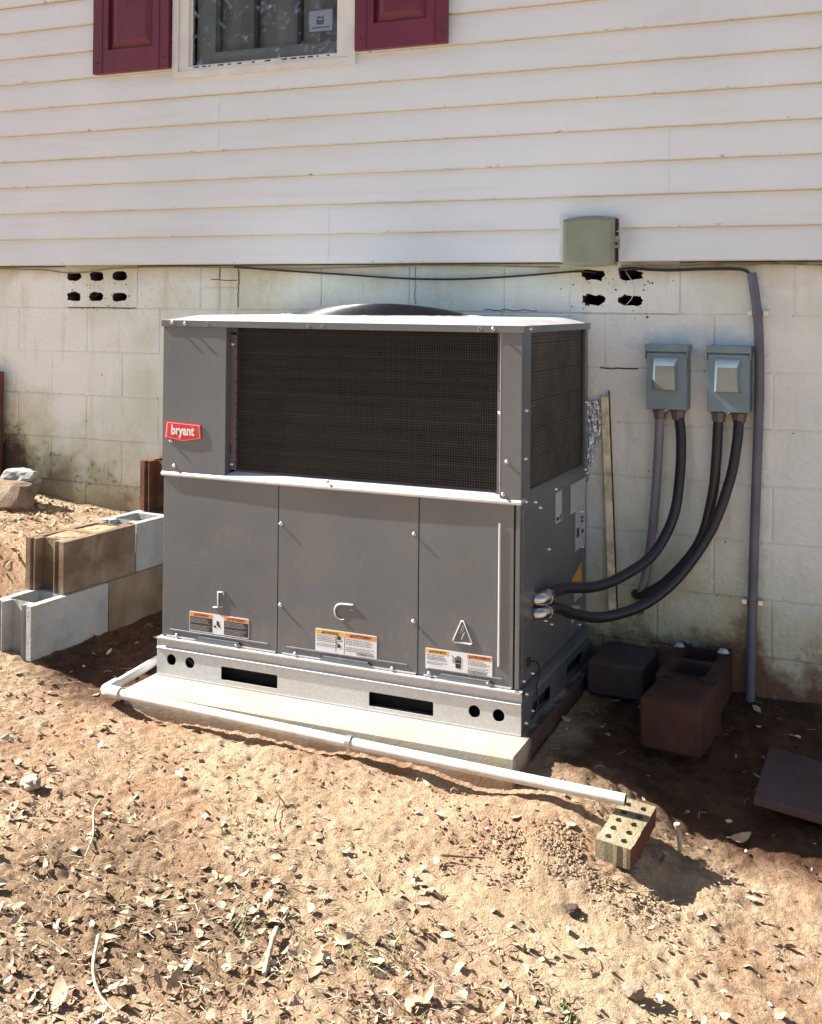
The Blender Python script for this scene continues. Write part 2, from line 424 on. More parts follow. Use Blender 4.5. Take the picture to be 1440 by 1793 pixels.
def text_geo(txt, size, bold=0., sx=1.):
    c = bpy.data.curves.new('t', 'FONT'); c.body = txt; c.size = size; c.offset = bold; c.fill_mode = 'FRONT'
    c.resolution_u = 2; c.align_x = 'CENTER'; c.align_y = 'CENTER'
    o = bpy.data.objects.new('t', c); COL.objects.link(o)
    dg = bpy.context.evaluated_depsgraph_get(); me = o.evaluated_get(dg).to_mesh()
    v = [(p.co.x * sx, p.co.y) for p in me.vertices]; f = [tuple(p.vertices) for p in me.polygons]
    o.to_mesh_clear(); bpy.data.objects.remove(o); bpy.data.curves.remove(c)
    return v, f

# ------------------------------------------------------------------ terrain
CP = [(1.8, 0, -.03), (1.2, 0, -.02), (.5, 0, .0), (-.3, 0, .05), (1.86, -.8, -.215), (1.5, -.85, -.20), (1.62, -1.2, -.22), (1.38, -1.16, -.145), (1.62, -.62, -.15), (1.22, -.86, -.05), (1.05, -.9, -.03),
      (1.2, -1.0, -.055), (1.5, -1.05, -.175), (1.3, -1.25, -.135), (1.47, -1.26, -.175), (.97, -1.15, -.065), (.3, -1.15, -.035), (-.3, -1.15, -.02), (-.5, -1.0, -.01),
      (-.7, -.9, .035), (-.6, -.4, .05), (-.8, -1.15, .05), (-1.5, -1.3, .09), (-.5, -2, .0), (.5, -2, -.1), (1.2, -2, -.19),
      (2, -2, -.30), (2.2, -1, -.27), (3, -3, -.40), (0, -4, -.25), (-3, -3, .02), (-3, -1.2, .15), (3, 0, -.1), (3, -1, -.35),
      (1.7, -.4, -.13), (1.35, -.45, -.06), (-3, 1, .1), (3, 1, -.1), (-6, -8, -.1), (6, -8, -.5)]
_P = np.array(CP)
def _phi(r2): return .5 * r2 * np.log(r2 + 1e-9)
_n = len(_P); _A = np.zeros((_n + 3, _n + 3))
_d = ((_P[:, None, :2] - _P[None, :, :2]) ** 2).sum(2)
_A[:_n, :_n] = _phi(_d) + np.eye(_n) * .004; _A[:_n, _n] = 1; _A[:_n, _n + 1:] = _P[:, :2]; _A[_n, :_n] = 1; _A[_n + 1:, :_n] = _P[:, :2].T
_w = np.linalg.solve(_A, np.concatenate([_P[:, 2], [0, 0, 0]]))
def sst(t): t = np.clip(t, 0, 1); return t * t * (3 - 2 * t)
def base_h(x, y):
    x = np.asarray(x, float); y = np.asarray(y, float)
    xc = np.clip(x, -3.5, 3.5); yc = np.clip(y, -4.5, .6)
    r2 = (xc[..., None] - _P[:, 0]) ** 2 + (yc[..., None] - _P[:, 1]) ** 2
    z = _phi(r2) @ _w[:_n] + _w[_n] + _w[_n + 1] * xc + _w[_n + 2] * yc
    up = sst((-.86 - x) / .10) * sst((y + .86) / .16)
    z = z * (1 - up) + up * (.40 + .05 * sst((-1.1 - x) / .8))
    z -= (.030 + .016 * np.sin(x * 7.3 + 1) * np.sin(x * 3.1) + .007 * np.sin(x * 23)) * np.exp(-((y + 1.065 + .012 * np.sin(x * 11)) / .042) ** 2) * sst((x + .42) / .15) * sst((1.12 - x) / .15)
    # footprint hollow
    z -= .022 * np.exp(-((x - .08) / .16) ** 2 - ((y + 1.62) / .07) ** 2)
    z -= .02 * np.exp(-((x - .30) / .12) ** 2 - ((y + 1.85) / .05) ** 2)
    z -= .045 * np.exp(-((x - 1.475) / .05) ** 2 - ((y + 1.16) / .07) ** 2)
    # crumbly mound by the brick
    z += .02 * np.exp(-((x - 1.18) / .16) ** 2 - ((y + 1.28) / .12) ** 2)
    return z
def gh(x, y): return float(base_h(np.array([x]), np.array([y]))[0])

def build_ground():
    def axis(lo, hi, step, far):
        a = list(np.arange(lo, hi + 1e-6, step)); s = step; v = hi
        while v < far: s *= 1.35; v += s; a.append(v)
        s = step; v = lo; pre = []
        while v > -far: s *= 1.35; v -= s; pre.append(v)
        return np.array(pre[::-1] + a)
    X = axis(-1.75, 2.2, .0062, 60); Y = axis(-2.6, .03, .0062, 60)
    gx, gy = np.meshgrid(X, Y); z = np.zeros_like(gx)
    for i in range(gx.shape[0]): z[i] = base_h(gx[i], gy[i])
    near = (gx > -2.1) & (gx < 2.6) & (gy > -2.9) & (gy < .1)
    idx = np.argwhere(near); nz = noise.fractal
    for i, j in idx:
        x, y = gx[i, j], gy[i, j]
        a = nz((x * 4, y * 4, 0), .9, 2.1, 4) * .012
        rough = .5 + .5 * noise.noise((x * 1.7 + 5, y * 1.7, 3))
        b = nz((x * 26, y * 30, 1), .7, 2.2, 4)
        c = noise.noise((x * 95 + 3 * b, y * 95, 9)) + .6 * noise.noise((x * 210, y * 210, 2 + b))
        d_ = nz((x * 9 + 4, y * 22 + x * 8, 5), .8, 2.1, 4) * max(0., min(1., (-1.3 - y) / .5)) if x > -.6 else 0
        z[i, j] += a + (b * .0065 + c * .0035) * (.4 + 1.2 * rough) + d_ * .007
    # level bed beneath the pad, and soil kept out of the pad
    pad = (gx > -.41) & (gx < 1.01) & (gy > -1.025)
    z[pad] = np.minimum(z[pad], -.03)
    ny, nx = gx.shape
    v = np.stack([gx.ravel(), gy.ravel(), z.ravel()], 1)
    a = (np.arange(ny - 1)[:, None] * nx + np.arange(nx - 1)[None]).ravel()
    f = np.stack([a, a + 1, a + nx + 1, a + nx], 1)
    me = bpy.data.meshes.new('ground'); me.vertices.add(len(v)); me.vertices.foreach_set('co', v.ravel())
    me.loops.add(f.size); me.loops.foreach_set('vertex_index', f.ravel().astype(np.int32))
    me.polygons.add(len(f)); me.polygons.foreach_set('loop_start', np.arange(0, f.size, 4, dtype=np.int32))
    me.update(calc_edges=True); me.validate()
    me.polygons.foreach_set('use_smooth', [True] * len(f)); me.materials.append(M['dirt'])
    o = bpy.data.objects.new('ground', me); COL.objects.link(o)
    tag(o, kind='structure'); return o
build_ground()

# ------------------------------------------------------------------ house
house = thing('house', 'house with white lap siding and burgundy shutters above a painted block foundation', 'house')
CH = .12455; Z0 = 1.5265
def plank(x0, x1, k, proud=0., top_course=2):
    b = MB(); n = max(2, int((x1 - x0) / .22)); prof = []
    for c in range(top_course):
        z = k * 2 * CH + Z0 + c * CH
        prof += [(-.009, z - .0008), (-.0215, z + .0002), (-.0235, z + .0035), (-.0225, z + .012), (-.017, z + CH * .55), (-.009, z + CH - .0008)]
    V = []
    for i in range(n + 1):
        x = x0 + (x1 - x0) * i / n
        for (y, z) in prof:
            wv = noise.noise((x * 1.3, z * 2, 4)) * .0022
            V.append((x, y - proud + wv, z + noise.noise((x * .9, k, 2)) * .0012))
    p = len(prof); fs = []
    for i in range(n):
        for j in range(p - 1):
            fs.append((i * p + j, (i + 1) * p + j, (i + 1) * p + j + 1, i * p + j + 1))
    b.add(V, fs, 'siding', False)
    # butt end closing the panel's cut edge
    for e in (0, n):
        for j in range(p - 1):
            q = [V[e * p + j], V[e * p + j + 1], (V[e * p + j + 1][0], .0, V[e * p + j + 1][2]), (V[e * p + j][0], .0, V[e * p + j][2])]
            b.add(q, [(0, 1, 2, 3)], 'siding')
    return b.obj('siding_plank', house)
cuts = {0: [-8, -4.1, -.155, 3.6, 7], 1: [-8, -2.5, 1.255, 5, 7], 2: [-8, -4.4, -.703, 3.1, 7], 3: [-8, -2.5, -.935, -.04, 1.263, 5, 7],
        4: [-8, -.95, -.03, 2.2, 7], 5: [-8, -3, -.95, -.03, 4, 7], 6: [-8, -.95, -.03, 3, 7], 7: [-8, -.95, -.03, 2, 7], 8: [-8, -3, 1, 7], 9: [-8, -2, 3, 7]}
wx0, wx1, wz0, wz1 = -.93, -.045, 2.37, 3.55
for k, cs in cuts.items():
    for i in range(len(cs) - 1):
        a, b_ = cs[i], cs[i + 1]
        if k in (4, 5, 6, 7) and a >= -.96 and b_ <= -.02: continue      # window opening
        if k == 3 and -.94 < a < -.9: plank(a, b_, k, 0, 1); continue
        plank(a, b_, k, 0 if k == 3 and b_ < 1.3 else .0016 * (i % 2))
b = MB()   # sheathing behind the siding with the window opening, and the eave
b.plate([(-8, Z0 + .005), (7, Z0 + .005), (7, 4.02), (-8, 4.02)], [[(wx0, wz0), (wx1, wz0), (wx1, wz1), (wx0, wz1)]], .12, 'sash2')
b.obj('sheathing', house)
b = MB(); b.box((-8.2, -.42, 4.02), (7.2, .3, 4.06), 'trim'); b.box((-8.2, -.45, 4.0), (7.2, -.421, 4.18), 'trim'); b.obj('eave', house)
b = MB(); b.box((-8, .11, Z0 - .05), (7, .2, Z0 + .0), 'wood_edge'); b.box((-8, .006, Z0 - .004), (7, .11, Z0 + .003), 'wood_edge'); b.obj('sill_plate', house)

# foundation: blocks with recessed joints
BH, BW = .2032, .4064
protos = {}
def block_obj(w, x, z, h=BH, rag=0):
    key = (round(w, 3), round(h, 3))
    if key not in protos:
        b = MB(); g = .0013; v = []; 
        x0, x1, z0, z1 = g, w - g, g, h - g; c = .005; d = .0024
        b.add([(x0, d, z0), (x1, d, z0), (x1, d, z1), (x0, d, z1), (x0 + c, 0, z0 + c), (x1 - c, 0, z0 + c), (x1 - c, 0, z1 - c), (x0 + c, 0, z1 - c),
               (x0, .03, z0), (x1, .03, z0), (x1, .03, z1), (x0, .03, z1)],
              [(4, 5, 6, 7), (0, 1, 5, 4), (1, 2, 6, 5), (2, 3, 7, 6), (3, 0, 4, 7), (8, 9, 1, 0), (9, 10, 2, 1), (10, 11, 3, 2), (11, 8, 0, 3)], 'block_paint')
        o = b.obj('foundation_block', house); o.location = (x, random.uniform(-.0015, .001), z); protos[key] = o
        o.rotation_euler = (random.uniform(-.004, .004), 0, random.uniform(-.003, .003)); return o
    o = inst(protos[key], house, (x, random.uniform(-.0015, .001), z), (random.uniform(-.004, .004), random.uniform(-.0015, .0015), random.uniform(-.003, .003)))
    return o
VX = [(-1.553, -1.147), (.885, 1.291)]
def fill_row(xa, xb, z, h, off):
    x = off
    while x > xa: x -= BW
    while x < xb - .01:
        a, e = max(x, xa), min(x + BW, xb)
        if e - a > .03: block_obj(e - a, a, z, h)
        x += BW
for r in range(0, 9):
    z = 1.33 - r * BH; off = -1.83 + (BW / 2 if r % 2 == 0 else 0)
    h = BH if r else Z0 - .003 - 1.33
    if r == 0:
        fill_row(-3.0, VX[0][0], z, h, VX[0][0]); fill_row(VX[0][1], -.8, z, h, VX[0][1])
        # patch of small bricks beside the crack
        for q in range(2):
            for c in range(2):
                block_obj(.098, -.8 + .09 * 0 + c * .0985, z + q * .097, .097)
        fill_row(-.603, VX[1][0], z, h, -.603); fill_row(VX[1][1], 3.4, z, h, VX[1][1])
    else: fill_row(-3.2, 3.6, z, h, off)
b = MB()
b.plate([(-8, -.6), (7, -.6), (7, Z0 - .004), (-8, Z0 - .004)], [[(a, 1.333), (e, 1.333), (e, Z0 - .006), (a, Z0 - .006)] for a, e in VX], .028, 'block_paint',
        T=Matrix.Translation((0, .0045, 0)))
b.obj('mortar', house)
b = MB(); b.box((-8, .40, -.6), (7, .44, 4.0), 'dark'); b.obj('crawlspace_wall', house)
def vent_brick(x0, z0, w, h, holes, rag):
    b = MB(); hs = []
    for hx, hw in holes:
        n = 22; p = []
        for i in range(n):
            a = 2 * math.pi * i / n; cx_, sz = math.cos(a), math.sin(a)
            px = (abs(cx_) ** .6) * (1 if cx_ > 0 else -1) * hw / 2; pz = (abs(sz) ** .75) * (1 if sz > 0 else -1) * .021
            p.append((hx + px + random.uniform(-rag, rag), z0 + h / 2 + pz + random.uniform(-rag, rag) * .8))
        hs.append(p)
    b.plate([(x0, z0), (x0 + w, z0), (x0 + w, z0 + h), (x0, z0 + h)], hs, .09, 'block_paint', T=Matrix.Translation((0, -.0018, 0)), rim='slab_dark')
    b.obj('vent_brick', house)
for q in range(2):
    zz = 1.335 + q * .0955
    vent_brick(VX[0][0] - .0035, zz - .001, .414, .0956, [(-1.503 + i * .131, .08) for i in range(3)], .004)
    vent_brick(VX[1][0] - .0035, zz - .001, .414, .0956, [(.972, .088), (1.112, .092)], .0065)
# step crack in the mortar by the brick patch
b = MB()
def ribbon(b, pts, w, m, y=-.0012):
    for i in range(len(pts) - 1):
        (x0, z0), (x1, z1) = pts[i], pts[i + 1]; dx, dz = x1 - x0, z1 - z0; l = math.hypot(dx, dz) or 1; nx, nz = -dz / l * w / 2, dx / l * w / 2
        b.add([(x0 - nx, y, z0 - nz), (x1 - nx, y, z1 - nz), (x1 + nx, y, z1 + nz), (x0 + nx, y, z0 + nz)], [(0, 1, 2, 3)], m)
cr = [(-.604 + random.uniform(-.004, .004), 1.52 - i * .012) for i in range(16)]
ribbon(b, cr, .004, 'dark'); ribbon(b, [(-.70, 1.52), (-.701, 1.47), (-.699, 1.466)], .004, 'dark'); ribbon(b, [(-.745, 1.462), (-.70, 1.460), (-.66, 1.457), (-.61, 1.458)], .0035, 'dark')
cr = [(.235 + random.uniform(-.003, .003), 1.515 - i * .014) for i in range(12)]; ribbon(b, cr, .0022, 'dark')
cr = [(1.0 + i * .016, 1.125 + random.uniform(-.003, .003)) for i in range(10)]; ribbon(b, cr, .004, 'dark')
cr = [(1.62 + i * .018, .917 + random.uniform(-.002, .002)) for i in range(9)]; ribbon(b, cr, .003, 'dark')
cr = [(.53 + i * .02, 1.34 + .003 * math.sin(i * 1.7)) for i in range(12)]; ribbon(b, cr, .003, 'dark')
cr = [(-1.54 + i * .03, 1.331 + random.uniform(-.002, .002)) for i in range(14)]; ribbon(b, cr, .0025, 'dark')
tag(b.obj('mortar_crack', house), kind='stuff')

b = MB(); rc = random.Random(5)
def chip(x, z, s, y=-.0022):
    n = rc.randint(5, 8); b.add([(x + s * rc.uniform(.5, 1.2) * math.cos(i * 6.283 / n), y, z + s * rc.uniform(.4, .9) * math.sin(i * 6.283 / n)) for i in range(n)], [list(range(n))[::1]], 'wood_edge')
for _ in range(46): chip(rc.gauss(-1.35, .14), rc.choice([1.333, 1.43, 1.39]) + rc.gauss(0, .012), rc.uniform(.0015, .005))
for _ in range(34): chip(rc.gauss(1.06, .12), rc.choice([1.345, 1.43, 1.45]) + rc.gauss(0, .022), rc.uniform(.0015, .006))
for _ in range(60):
    k = rc.randint(1, 6); chip(rc.uniform(-1.9, 1.9), 1.33 - k * BH + rc.gauss(0, .006), rc.uniform(.0015, .0045))
tag(b.obj('paint_chips', house), kind='stuff')

# window
win = MB()
J = [(-.942, 2.355), (-.032, 2.355), (-.032, 3.57), (-.942, 3.57)]
win.plate(J, [[(-.912, 2.385), (-.062, 2.385), (-.062, 3.54), (-.912, 3.54)]], .05, 'trim', T=Matrix.Translation((0, -.034, 0)))
win_o = win.obj('window', house)
b = MB(); b.plate([(-.911, 2.386), (-.063, 2.386), (-.063, 3.539), (-.911, 3.539)], [[(-.862, 2.405), (-.118, 2.405), (-.118, 3.50), (-.862, 3.50)]], .05, 'trim', T=Matrix.Translation((0, -.026, 0)))
b.plate([(-.861, 2.406), (-.119, 2.406), (-.119, 3.499), (-.861, 3.499)], [[(-.850, 2.413), (-.128, 2.413), (-.128, 3.49), (-.850, 3.49)]], .012, 'plate', T=Matrix.Translation((0, -.012, 0)))
b.obj('frame', win_o)
b = MB(); b.box((-.850, -.006, 2.413), (-.128, -.003, 3.49), 'glass'); b.obj('pane', win_o)
b = MB()
b.plate([(-.855, 2.39), (-.09, 2.39), (-.09, 3.5), (-.855, 3.5)], [[(-.76, 2.475), (-.115, 2.475), (-.115, 3.42), (-.76, 3.42)]], .04, 'sash', T=Matrix.Translation((0, .035, 0)))
b.obj('sash', win_o)
b = MB()
for x in (-.553, -.335): b.box((x - .008, .036, 2.476), (x + .008, .062, 3.419), 'sash2')
b.box((-.759, .040, 2.93), (-.116, .058, 2.95), 'sash2'); b.obj('muntins', win_o)
b = MB(); b.box((-.855, .10, 2.3), (-.05, .11, 3.6), 'curtain'); b.obj('curtain', win_o)
b = MB(); b.box((-.262, -.0085, 2.512), (-.152, -.0065, 2.60), 'sticker')
b.box((-.256, -.0092, 2.518), (-.158, -.0085, 2.594), 'sticker')
for q in ([(-.226, 2.540), (-.194, 2.538), (-.190, 2.562), (-.212, 2.556), (-.228, 2.566)], [(-.222, 2.576), (-.204, 2.570), (-.190, 2.578), (-.194, 2.564), (-.224, 2.566)]): b.add([(x, -.0100, z) for x, z in q], [list(range(len(q)))], 'purple')
b.box((-.262, -.0098, 2.600), (-.152, -.0075, 2.606), 'purple'); b.box((-.25, -.0098, 2.524), (-.165, -.0094, 2.529), 'purple')
b.obj('sticker', win_o)
b = MB()   # flaked caulk line along the bottom of the glass
for i in range(16):
    x = -.84 + i * .045 + random.uniform(-.01, .01); w = random.uniform(.01, .04)
    if random.random() < .75: b.add([(x, -.0268, 2.3985), (x + w, -.0268, 2.3985), (x + w * .9, -.0268, 2.4035 + random.uniform(0, .002)), (x + .1 * w, -.0268, 2.4035)], [(0, 1, 2, 3)], 'wood_edge')
tag(b.obj('flaked_caulk', win_o), kind='stuff')

def shutter(x0, x1):
    z0, z1 = 2.405, 3.55; y = -.052
    s = MB(); s.plate([(x0, z0), (x1, z0), (x1, z1), (x0, z1)], [[(x0 + .085, z0 + .105), (x1 - .085, z0 + .105), (x1 - .085, z1 - .1), (x0 + .085, z1 - .1)]], .028, 'burgundy', T=Matrix.Translation((0, y, 0)))
    s.box((x0 + .002, y + .02, z0 + .002), (x1 - .002, y + .030, z1 - .002), 'burgundy')
    o = s.obj('shutter', house)
    p = MB(); a, c = (x0 + .088, z0 + .108), (x1 - .088, z1 - .103)
    i = .038
    V = [(a[0], y + .018, a[1]), (c[0], y + .018, a[1]), (c[0], y + .018, c[1]), (a[0], y + .018, c[1]),
         (a[0] + i, y + .003, a[1] + i), (c[0] - i, y + .003, a[1] + i), (c[0] - i, y + .003, c[1] - i), (a[0] + i, y + .003, c[1] - i)]
    p.add(V, [(4, 5, 6, 7), (0, 1, 5, 4), (1, 2, 6, 5), (2, 3, 7, 6), (3, 0, 4, 7)], 'burgundy'); p.obj('raised_panel', o)
    for xx in (x0, x1 - .05):
        g = MB(); g.box((xx + (.0485 if xx == x0 else -.003), y - .0025, z0 + .0), (xx + (.0535 if xx == x0 else .002), y - .0003, z1), 'burgundy'); g.obj('stile_bead', o)
    for xx in (x0 + .022, x1 - .022):
        g = MB(); g.tube([(xx, y - .004, z0 + .05), (xx, y + .002, z0 + .05)], .006, 'burgundy', 8); g.obj('shutter_peg', o)
shutter(-1.368, -.952); shutter(-.026, .380)

# ------------------------------------------------------------------ concrete pad
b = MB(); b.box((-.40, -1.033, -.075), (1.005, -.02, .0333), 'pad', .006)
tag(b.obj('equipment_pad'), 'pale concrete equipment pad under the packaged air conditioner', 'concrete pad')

# ------------------------------------------------------------------ packaged unit
UL = (.96095, -.85602)
unit = thing('packaged_air_conditioner', 'grey packaged rooftop style air conditioner standing on a concrete pad by the foundation', 'air conditioner', (UL[0], UL[1], 0), -.0063)
D = .79
U0, U1 = -1.333, 0.
def part(b, name, parent=unit): return b.obj(name, parent)
# base rail
b = MB()
slots = [circ(-1.284, .094, .0195), circ(-1.206, .094, .0195), circ(-.141, .088, .0195), circ(-.061, .088, .0195), rrect(-1.076, .054, -.851, .100), rrect(-.507, .050, -.280, .096)]
outer = [(-1.345, .0345), (.012, .0345), (.012, .128), (-1.345, .128)]
b.plate(outer, slots, .003, 'rail', T=Matrix.Translation((0, -.016, 0)))
# sloped lip and top strip
b.add([(-1.345, -.016, .128), (.012, -.016, .128), (.012, -.021, .132), (-1.345, -.021, .132), (.012, -.010, .137), (-1.345, -.010, .137), (.012, -.008, .161), (-1.345, -.008, .161),
       (.012, -.022, .164), (-1.345, -.022, .164), (.012, -.022, .168), (-1.345, -.022, .168), (.012, .01, .169), (-1.345, .01, .169)],
      [(0, 1, 2, 3), (3, 2, 4, 5), (5, 4, 6, 7), (7, 6, 8, 9), (9, 8, 10, 11), (11, 10, 12, 13)], 'rail')
b.box((-1.345, -.0162, .0345), (.012, -.0185, .0385), 'rail')
part(b, 'base_rail')
b = MB()
sl = [rrect(.10, .052, .30, .098), rrect(.5, .052, .70, .098)]
T = Matrix.Translation((.012, 0, 0)) @ Matrix.Rotation(math.pi / 2, 4, 'Z')
b.plate([(-.0125, .0345), (D + .01, .0345), (D + .01, .128), (-.0125, .128)], sl, .003, 'powder', T=T)
b.add([(.012, -.016, .128), (.012, D, .128), (.006, D, .137), (.006, -.01, .137), (.006, D, .163), (.006, -.01, .163), (.014, D, .168), (.014, -.02, .168), (-.01, D, .169), (-.01, -.02, .169)],
      [(0, 1, 2, 3), (3, 2, 4, 5), (5, 4, 6, 7), (7, 6, 8, 9)], 'powder')
part(b, 'base_rail')
b = MB(); T = Matrix.Translation((-1.345, 0, 0)) @ Matrix.Rotation(math.pi / 2, 4, 'Z')
b.plate([(-.0125, .0345), (D + .01, .0345), (D + .01, .166), (-.0125, .166)], [], .003, 'rail', T=T); part(b, 'base_rail')
b = MB(); b.box((-1.33, .03, .045), (-.01, D - .02, .16), 'dark'); part(b, 'inner_floor')
# inner casing
b = MB(); b.box((U0 + .004, .006, .166), (-.004, D - .004, .745), 'powder'); b.box((U0 + .004, .10, .745), (-.10, D - .06, 1.27), 'dark'); part(b, 'casing')
# front doors
doors = [(-1.333, -.8625), (-.8595, -.3420), (-.3385, -.020)]
for i, (a, c) in enumerate(doors):
    b = MB(); b.box((a, -.0035, .172), (c, .005, .742), 'powder', .0012)
    # folded bottom lip and the little pull tab
    b.box((a + .02, -.0065, .171), (c - .004, -.0036, .1755), 'rail')
    mid = (a + c) / 2
    b.add([(mid - .10, -.0075, .169), (mid + .11, -.0075, .169), (mid + .085, -.0105, .186), (mid - .08, -.0105, .186), (mid - .08, -.003, .188), (mid + .085, -.003, .188)], [(0, 1, 2, 3), (3, 2, 5, 4)], 'powder')
    o = part(b, 'access_door')
    e = MB()   # pressed stiffening bead
    e.tube([(a + .035, -.0032, .197), (c - .035, -.0032, .197)], .0032, 'powder', 8); e.obj('pressed_bead', o)
    if i == 2:
        e = MB(); e.tube([(-.066, -.0032, .235), (-.066, -.0032, .68)], .004, 'flange', 8); e.obj('pressed_bead', o)
    # pressed pictograms
    e = MB()
    if i == 0: e.tube([(-1.118, -.006, .296), (-1.098, -.006, .298), (-1.098, -.006, .352), (-1.074, -.006, .353), (-1.074, -.006, .344)], .003, 'flange', 6); e.tube([(-1.098, -.005, .30), (-1.08, -.004, .302)], .002, 'flange', 6)
    if i == 1:
        pts = [(-.575, -.006, .366)] + [(-.615 + .026 * math.cos(t), -.006, .340 + .026 * math.sin(t)) for t in [math.pi / 2 + k * math.pi * 1.12 / 9 for k in range(10)]]
        pts[0] = (-.573, -.006, .367)
        e.tube(pts, .0032, 'flange', 6, radii=[.0032] * 7 + [.0028, .0024, .002, .0016]); e.tube([(-.585, -.005, .350), (-.573, -.005, .350)], .0012, 'flange', 6)
    if i == 2:
        tri = [(-.218, .298), (-.190, .362), (-.184, .362), (-.154, .297), (-.158, .292), (-.214, .292)]
        e.tube([(x, -.005, z) for x, z in tri + tri[:1]], .0026, 'flange', 6)
        bolt = [(-.187, .348), (-.194, .322), (-.187, .323), (-.191, .302), (-.180, .327), (-.186, .327), (-.183, .346)]
        e.tube([(x, -.0045, z) for x, z in bolt + bolt[:1]], .0014, 'flange', 5)
    e.obj('pressed_symbol', o)
b = MB(); b.box((-.014, -.0035, .172), (.0, .03, .742), 'powder', .0012); b.box((-.0195, .002, .172), (-.0145, .006, .742), 'dark'); part(b, 'corner_trim')
b = MB(); b.box((U0 - .003, .0, .17), (U0 + .003, D, .742), 'powder', .001); part(b, 'left_panel')
# flange between the two halves: gently bowed ledge
b = MB(); n = 28; V = []
prof = [(.0, .740), (-.006, .7405), (-.010, .744), (-.010, .750), (-.004, .756)]
for i in range(n + 1):
    t = i / n; u = U0 - .008 + t * (1.333 + .012); bow = .012 * max(0, math.sin(math.pi * min(1, max(0, (t - .05) / .95)))) ** .8
    for (y, z) in prof: V.append((u, y - .002 - bow * .25, z))
    V.append((u, .026, .757 + .014 * (1 if .195 < t < .94 else 0) - .0))
    V.append((u, .04, .757 + .016 * (1 if .195 < t < .94 else 0)))
k = 7; fs = [(i * k + j, (i + 1) * k + j, (i + 1) * k + j + 1, i * k + j + 1) for i in range(n) for j in range(k - 1)]
b.add(V, fs, 'flange', False); b.add(V[:k], [list(range(k))], 'flange'); b.add(V[-k:], [list(range(k))], 'flange')
part(b, 'middle_flange')
# upper front: left panel, recess strips, right post
b = MB(); b.box((-1.341, -.006, .757), (-1.076, .04, 1.274), 'powder', .0015); part(b, 'blank_panel')
b = MB(); b.plate([(-1.0758, .757), (-1.046, .757), (-1.046, 1.272), (-1.0758, 1.272)], [rrect(-1.0745, .83, -1.069, .862, .001), rrect(-1.0745, .765, -1.05, .776, .001), rrect(-1.0745, 1.249, -1.052, 1.256, .001)], .003, 'strip', T=Matrix.Translation((0, .022, 0)))
for z in np.arange(.80, 1.25, .0405): b.box((-1.056, .0205, z), (-1.045, .0218, z + .0025), 'dark')
part(b, 'recess_strip')
b = MB(); b.plate([(-.083, .772), (-.066, .772), (-.066, 1.272), (-.083, 1.272)], [circ(-.0745, z, .0035, 10) for z in (.80, 1.09, 1.255)], .003, 'strip', T=Matrix.Translation((0, .012, 0))); part(b, 'recess_strip')
b = MB(); b.box((-.066, -.006, .757), (.003, .012, 1.274), 'powder', .0015); b.box((-.0675, -.0065, .760), (-.0655, .02, 1.272), 'flange')
b.box((-.004, .0125, .757), (.003, .088, 1.274), 'powder'); part(b, 'corner_post')
# coil + wire guard front
def guard(name, A, B, z0, z1, pitch, T, r=.0008):
    b = MB(); n = int((B - A) / pitch)
    for i in range(n + 1):
        x = A + i * (B - A) / n; b.box((x - r, 0, z0), (x + r, 2 * r, z1), 'wire', T=T)
    n = int((z1 - z0) / pitch)
    for i in range(n + 1):
        z = z0 + i * (z1 - z0) / n; rr = r if i % 8 else r * 2.2
        b.box((A, 2 * r, z - rr), (B, 4 * r, z + rr), 'wire', T=T)
    tag(part(b, name), kind='stuff')
guard('coil_guard', -1.046, -.083, .777, 1.271, .0085, Matrix.Translation((0, .018, 0)))
b = MB(); b.box((-1.075, .052, .757), (-.066, .09, 1.272), 'coil')
for i in range(13): z = .79 + i * .0385; b.tube([(-1.07, .050, z), (-.07, .050, z)], .0035, 'coil', 6)
part(b, 'condenser_coil')
# coil + guard right side
TS = Matrix.Translation((-.006, 0, 0)) @ Matrix.Rotation(math.pi / 2, 4, 'Z')
guard('coil_guard', .088, .755, .775, 1.271, .0115, TS, .0008)
b = MB(); b.box((-.062, .085, .757), (-.016, .76, 1.272), 'coil_side')
part(b, 'condenser_coil')
# side lower panel with notch line, rear post, mid band
b = MB(); b.box((-.004, .031, .172), (.0, D, .72), 'powder', .0008); part(b, 'side_panel')
b = MB(); b.box((-.0035, .031, .7205), (.0025, D, .757), 'powder', .0008); b.add([(.0025, .031, .757), (.0025, D, .757), (-.02, D, .777), (-.02, .031, .777)], [(0, 1, 2, 3)], 'powder'); part(b, 'side_band')
b = MB(); b.box((-.03, .757, .757), (.003, D, 1.274), 'powder', .001); part(b, 'rear_post')
b = MB(); b.box((U0 - .008, .04, .757), (U0 + .0, D, 1.274), 'powder', .001); part(b, 'left_panel')
b = MB(); b.box((U0, D - .003, .17), (0, D + .001, 1.274), 'powder'); part(b, 'back_panel')
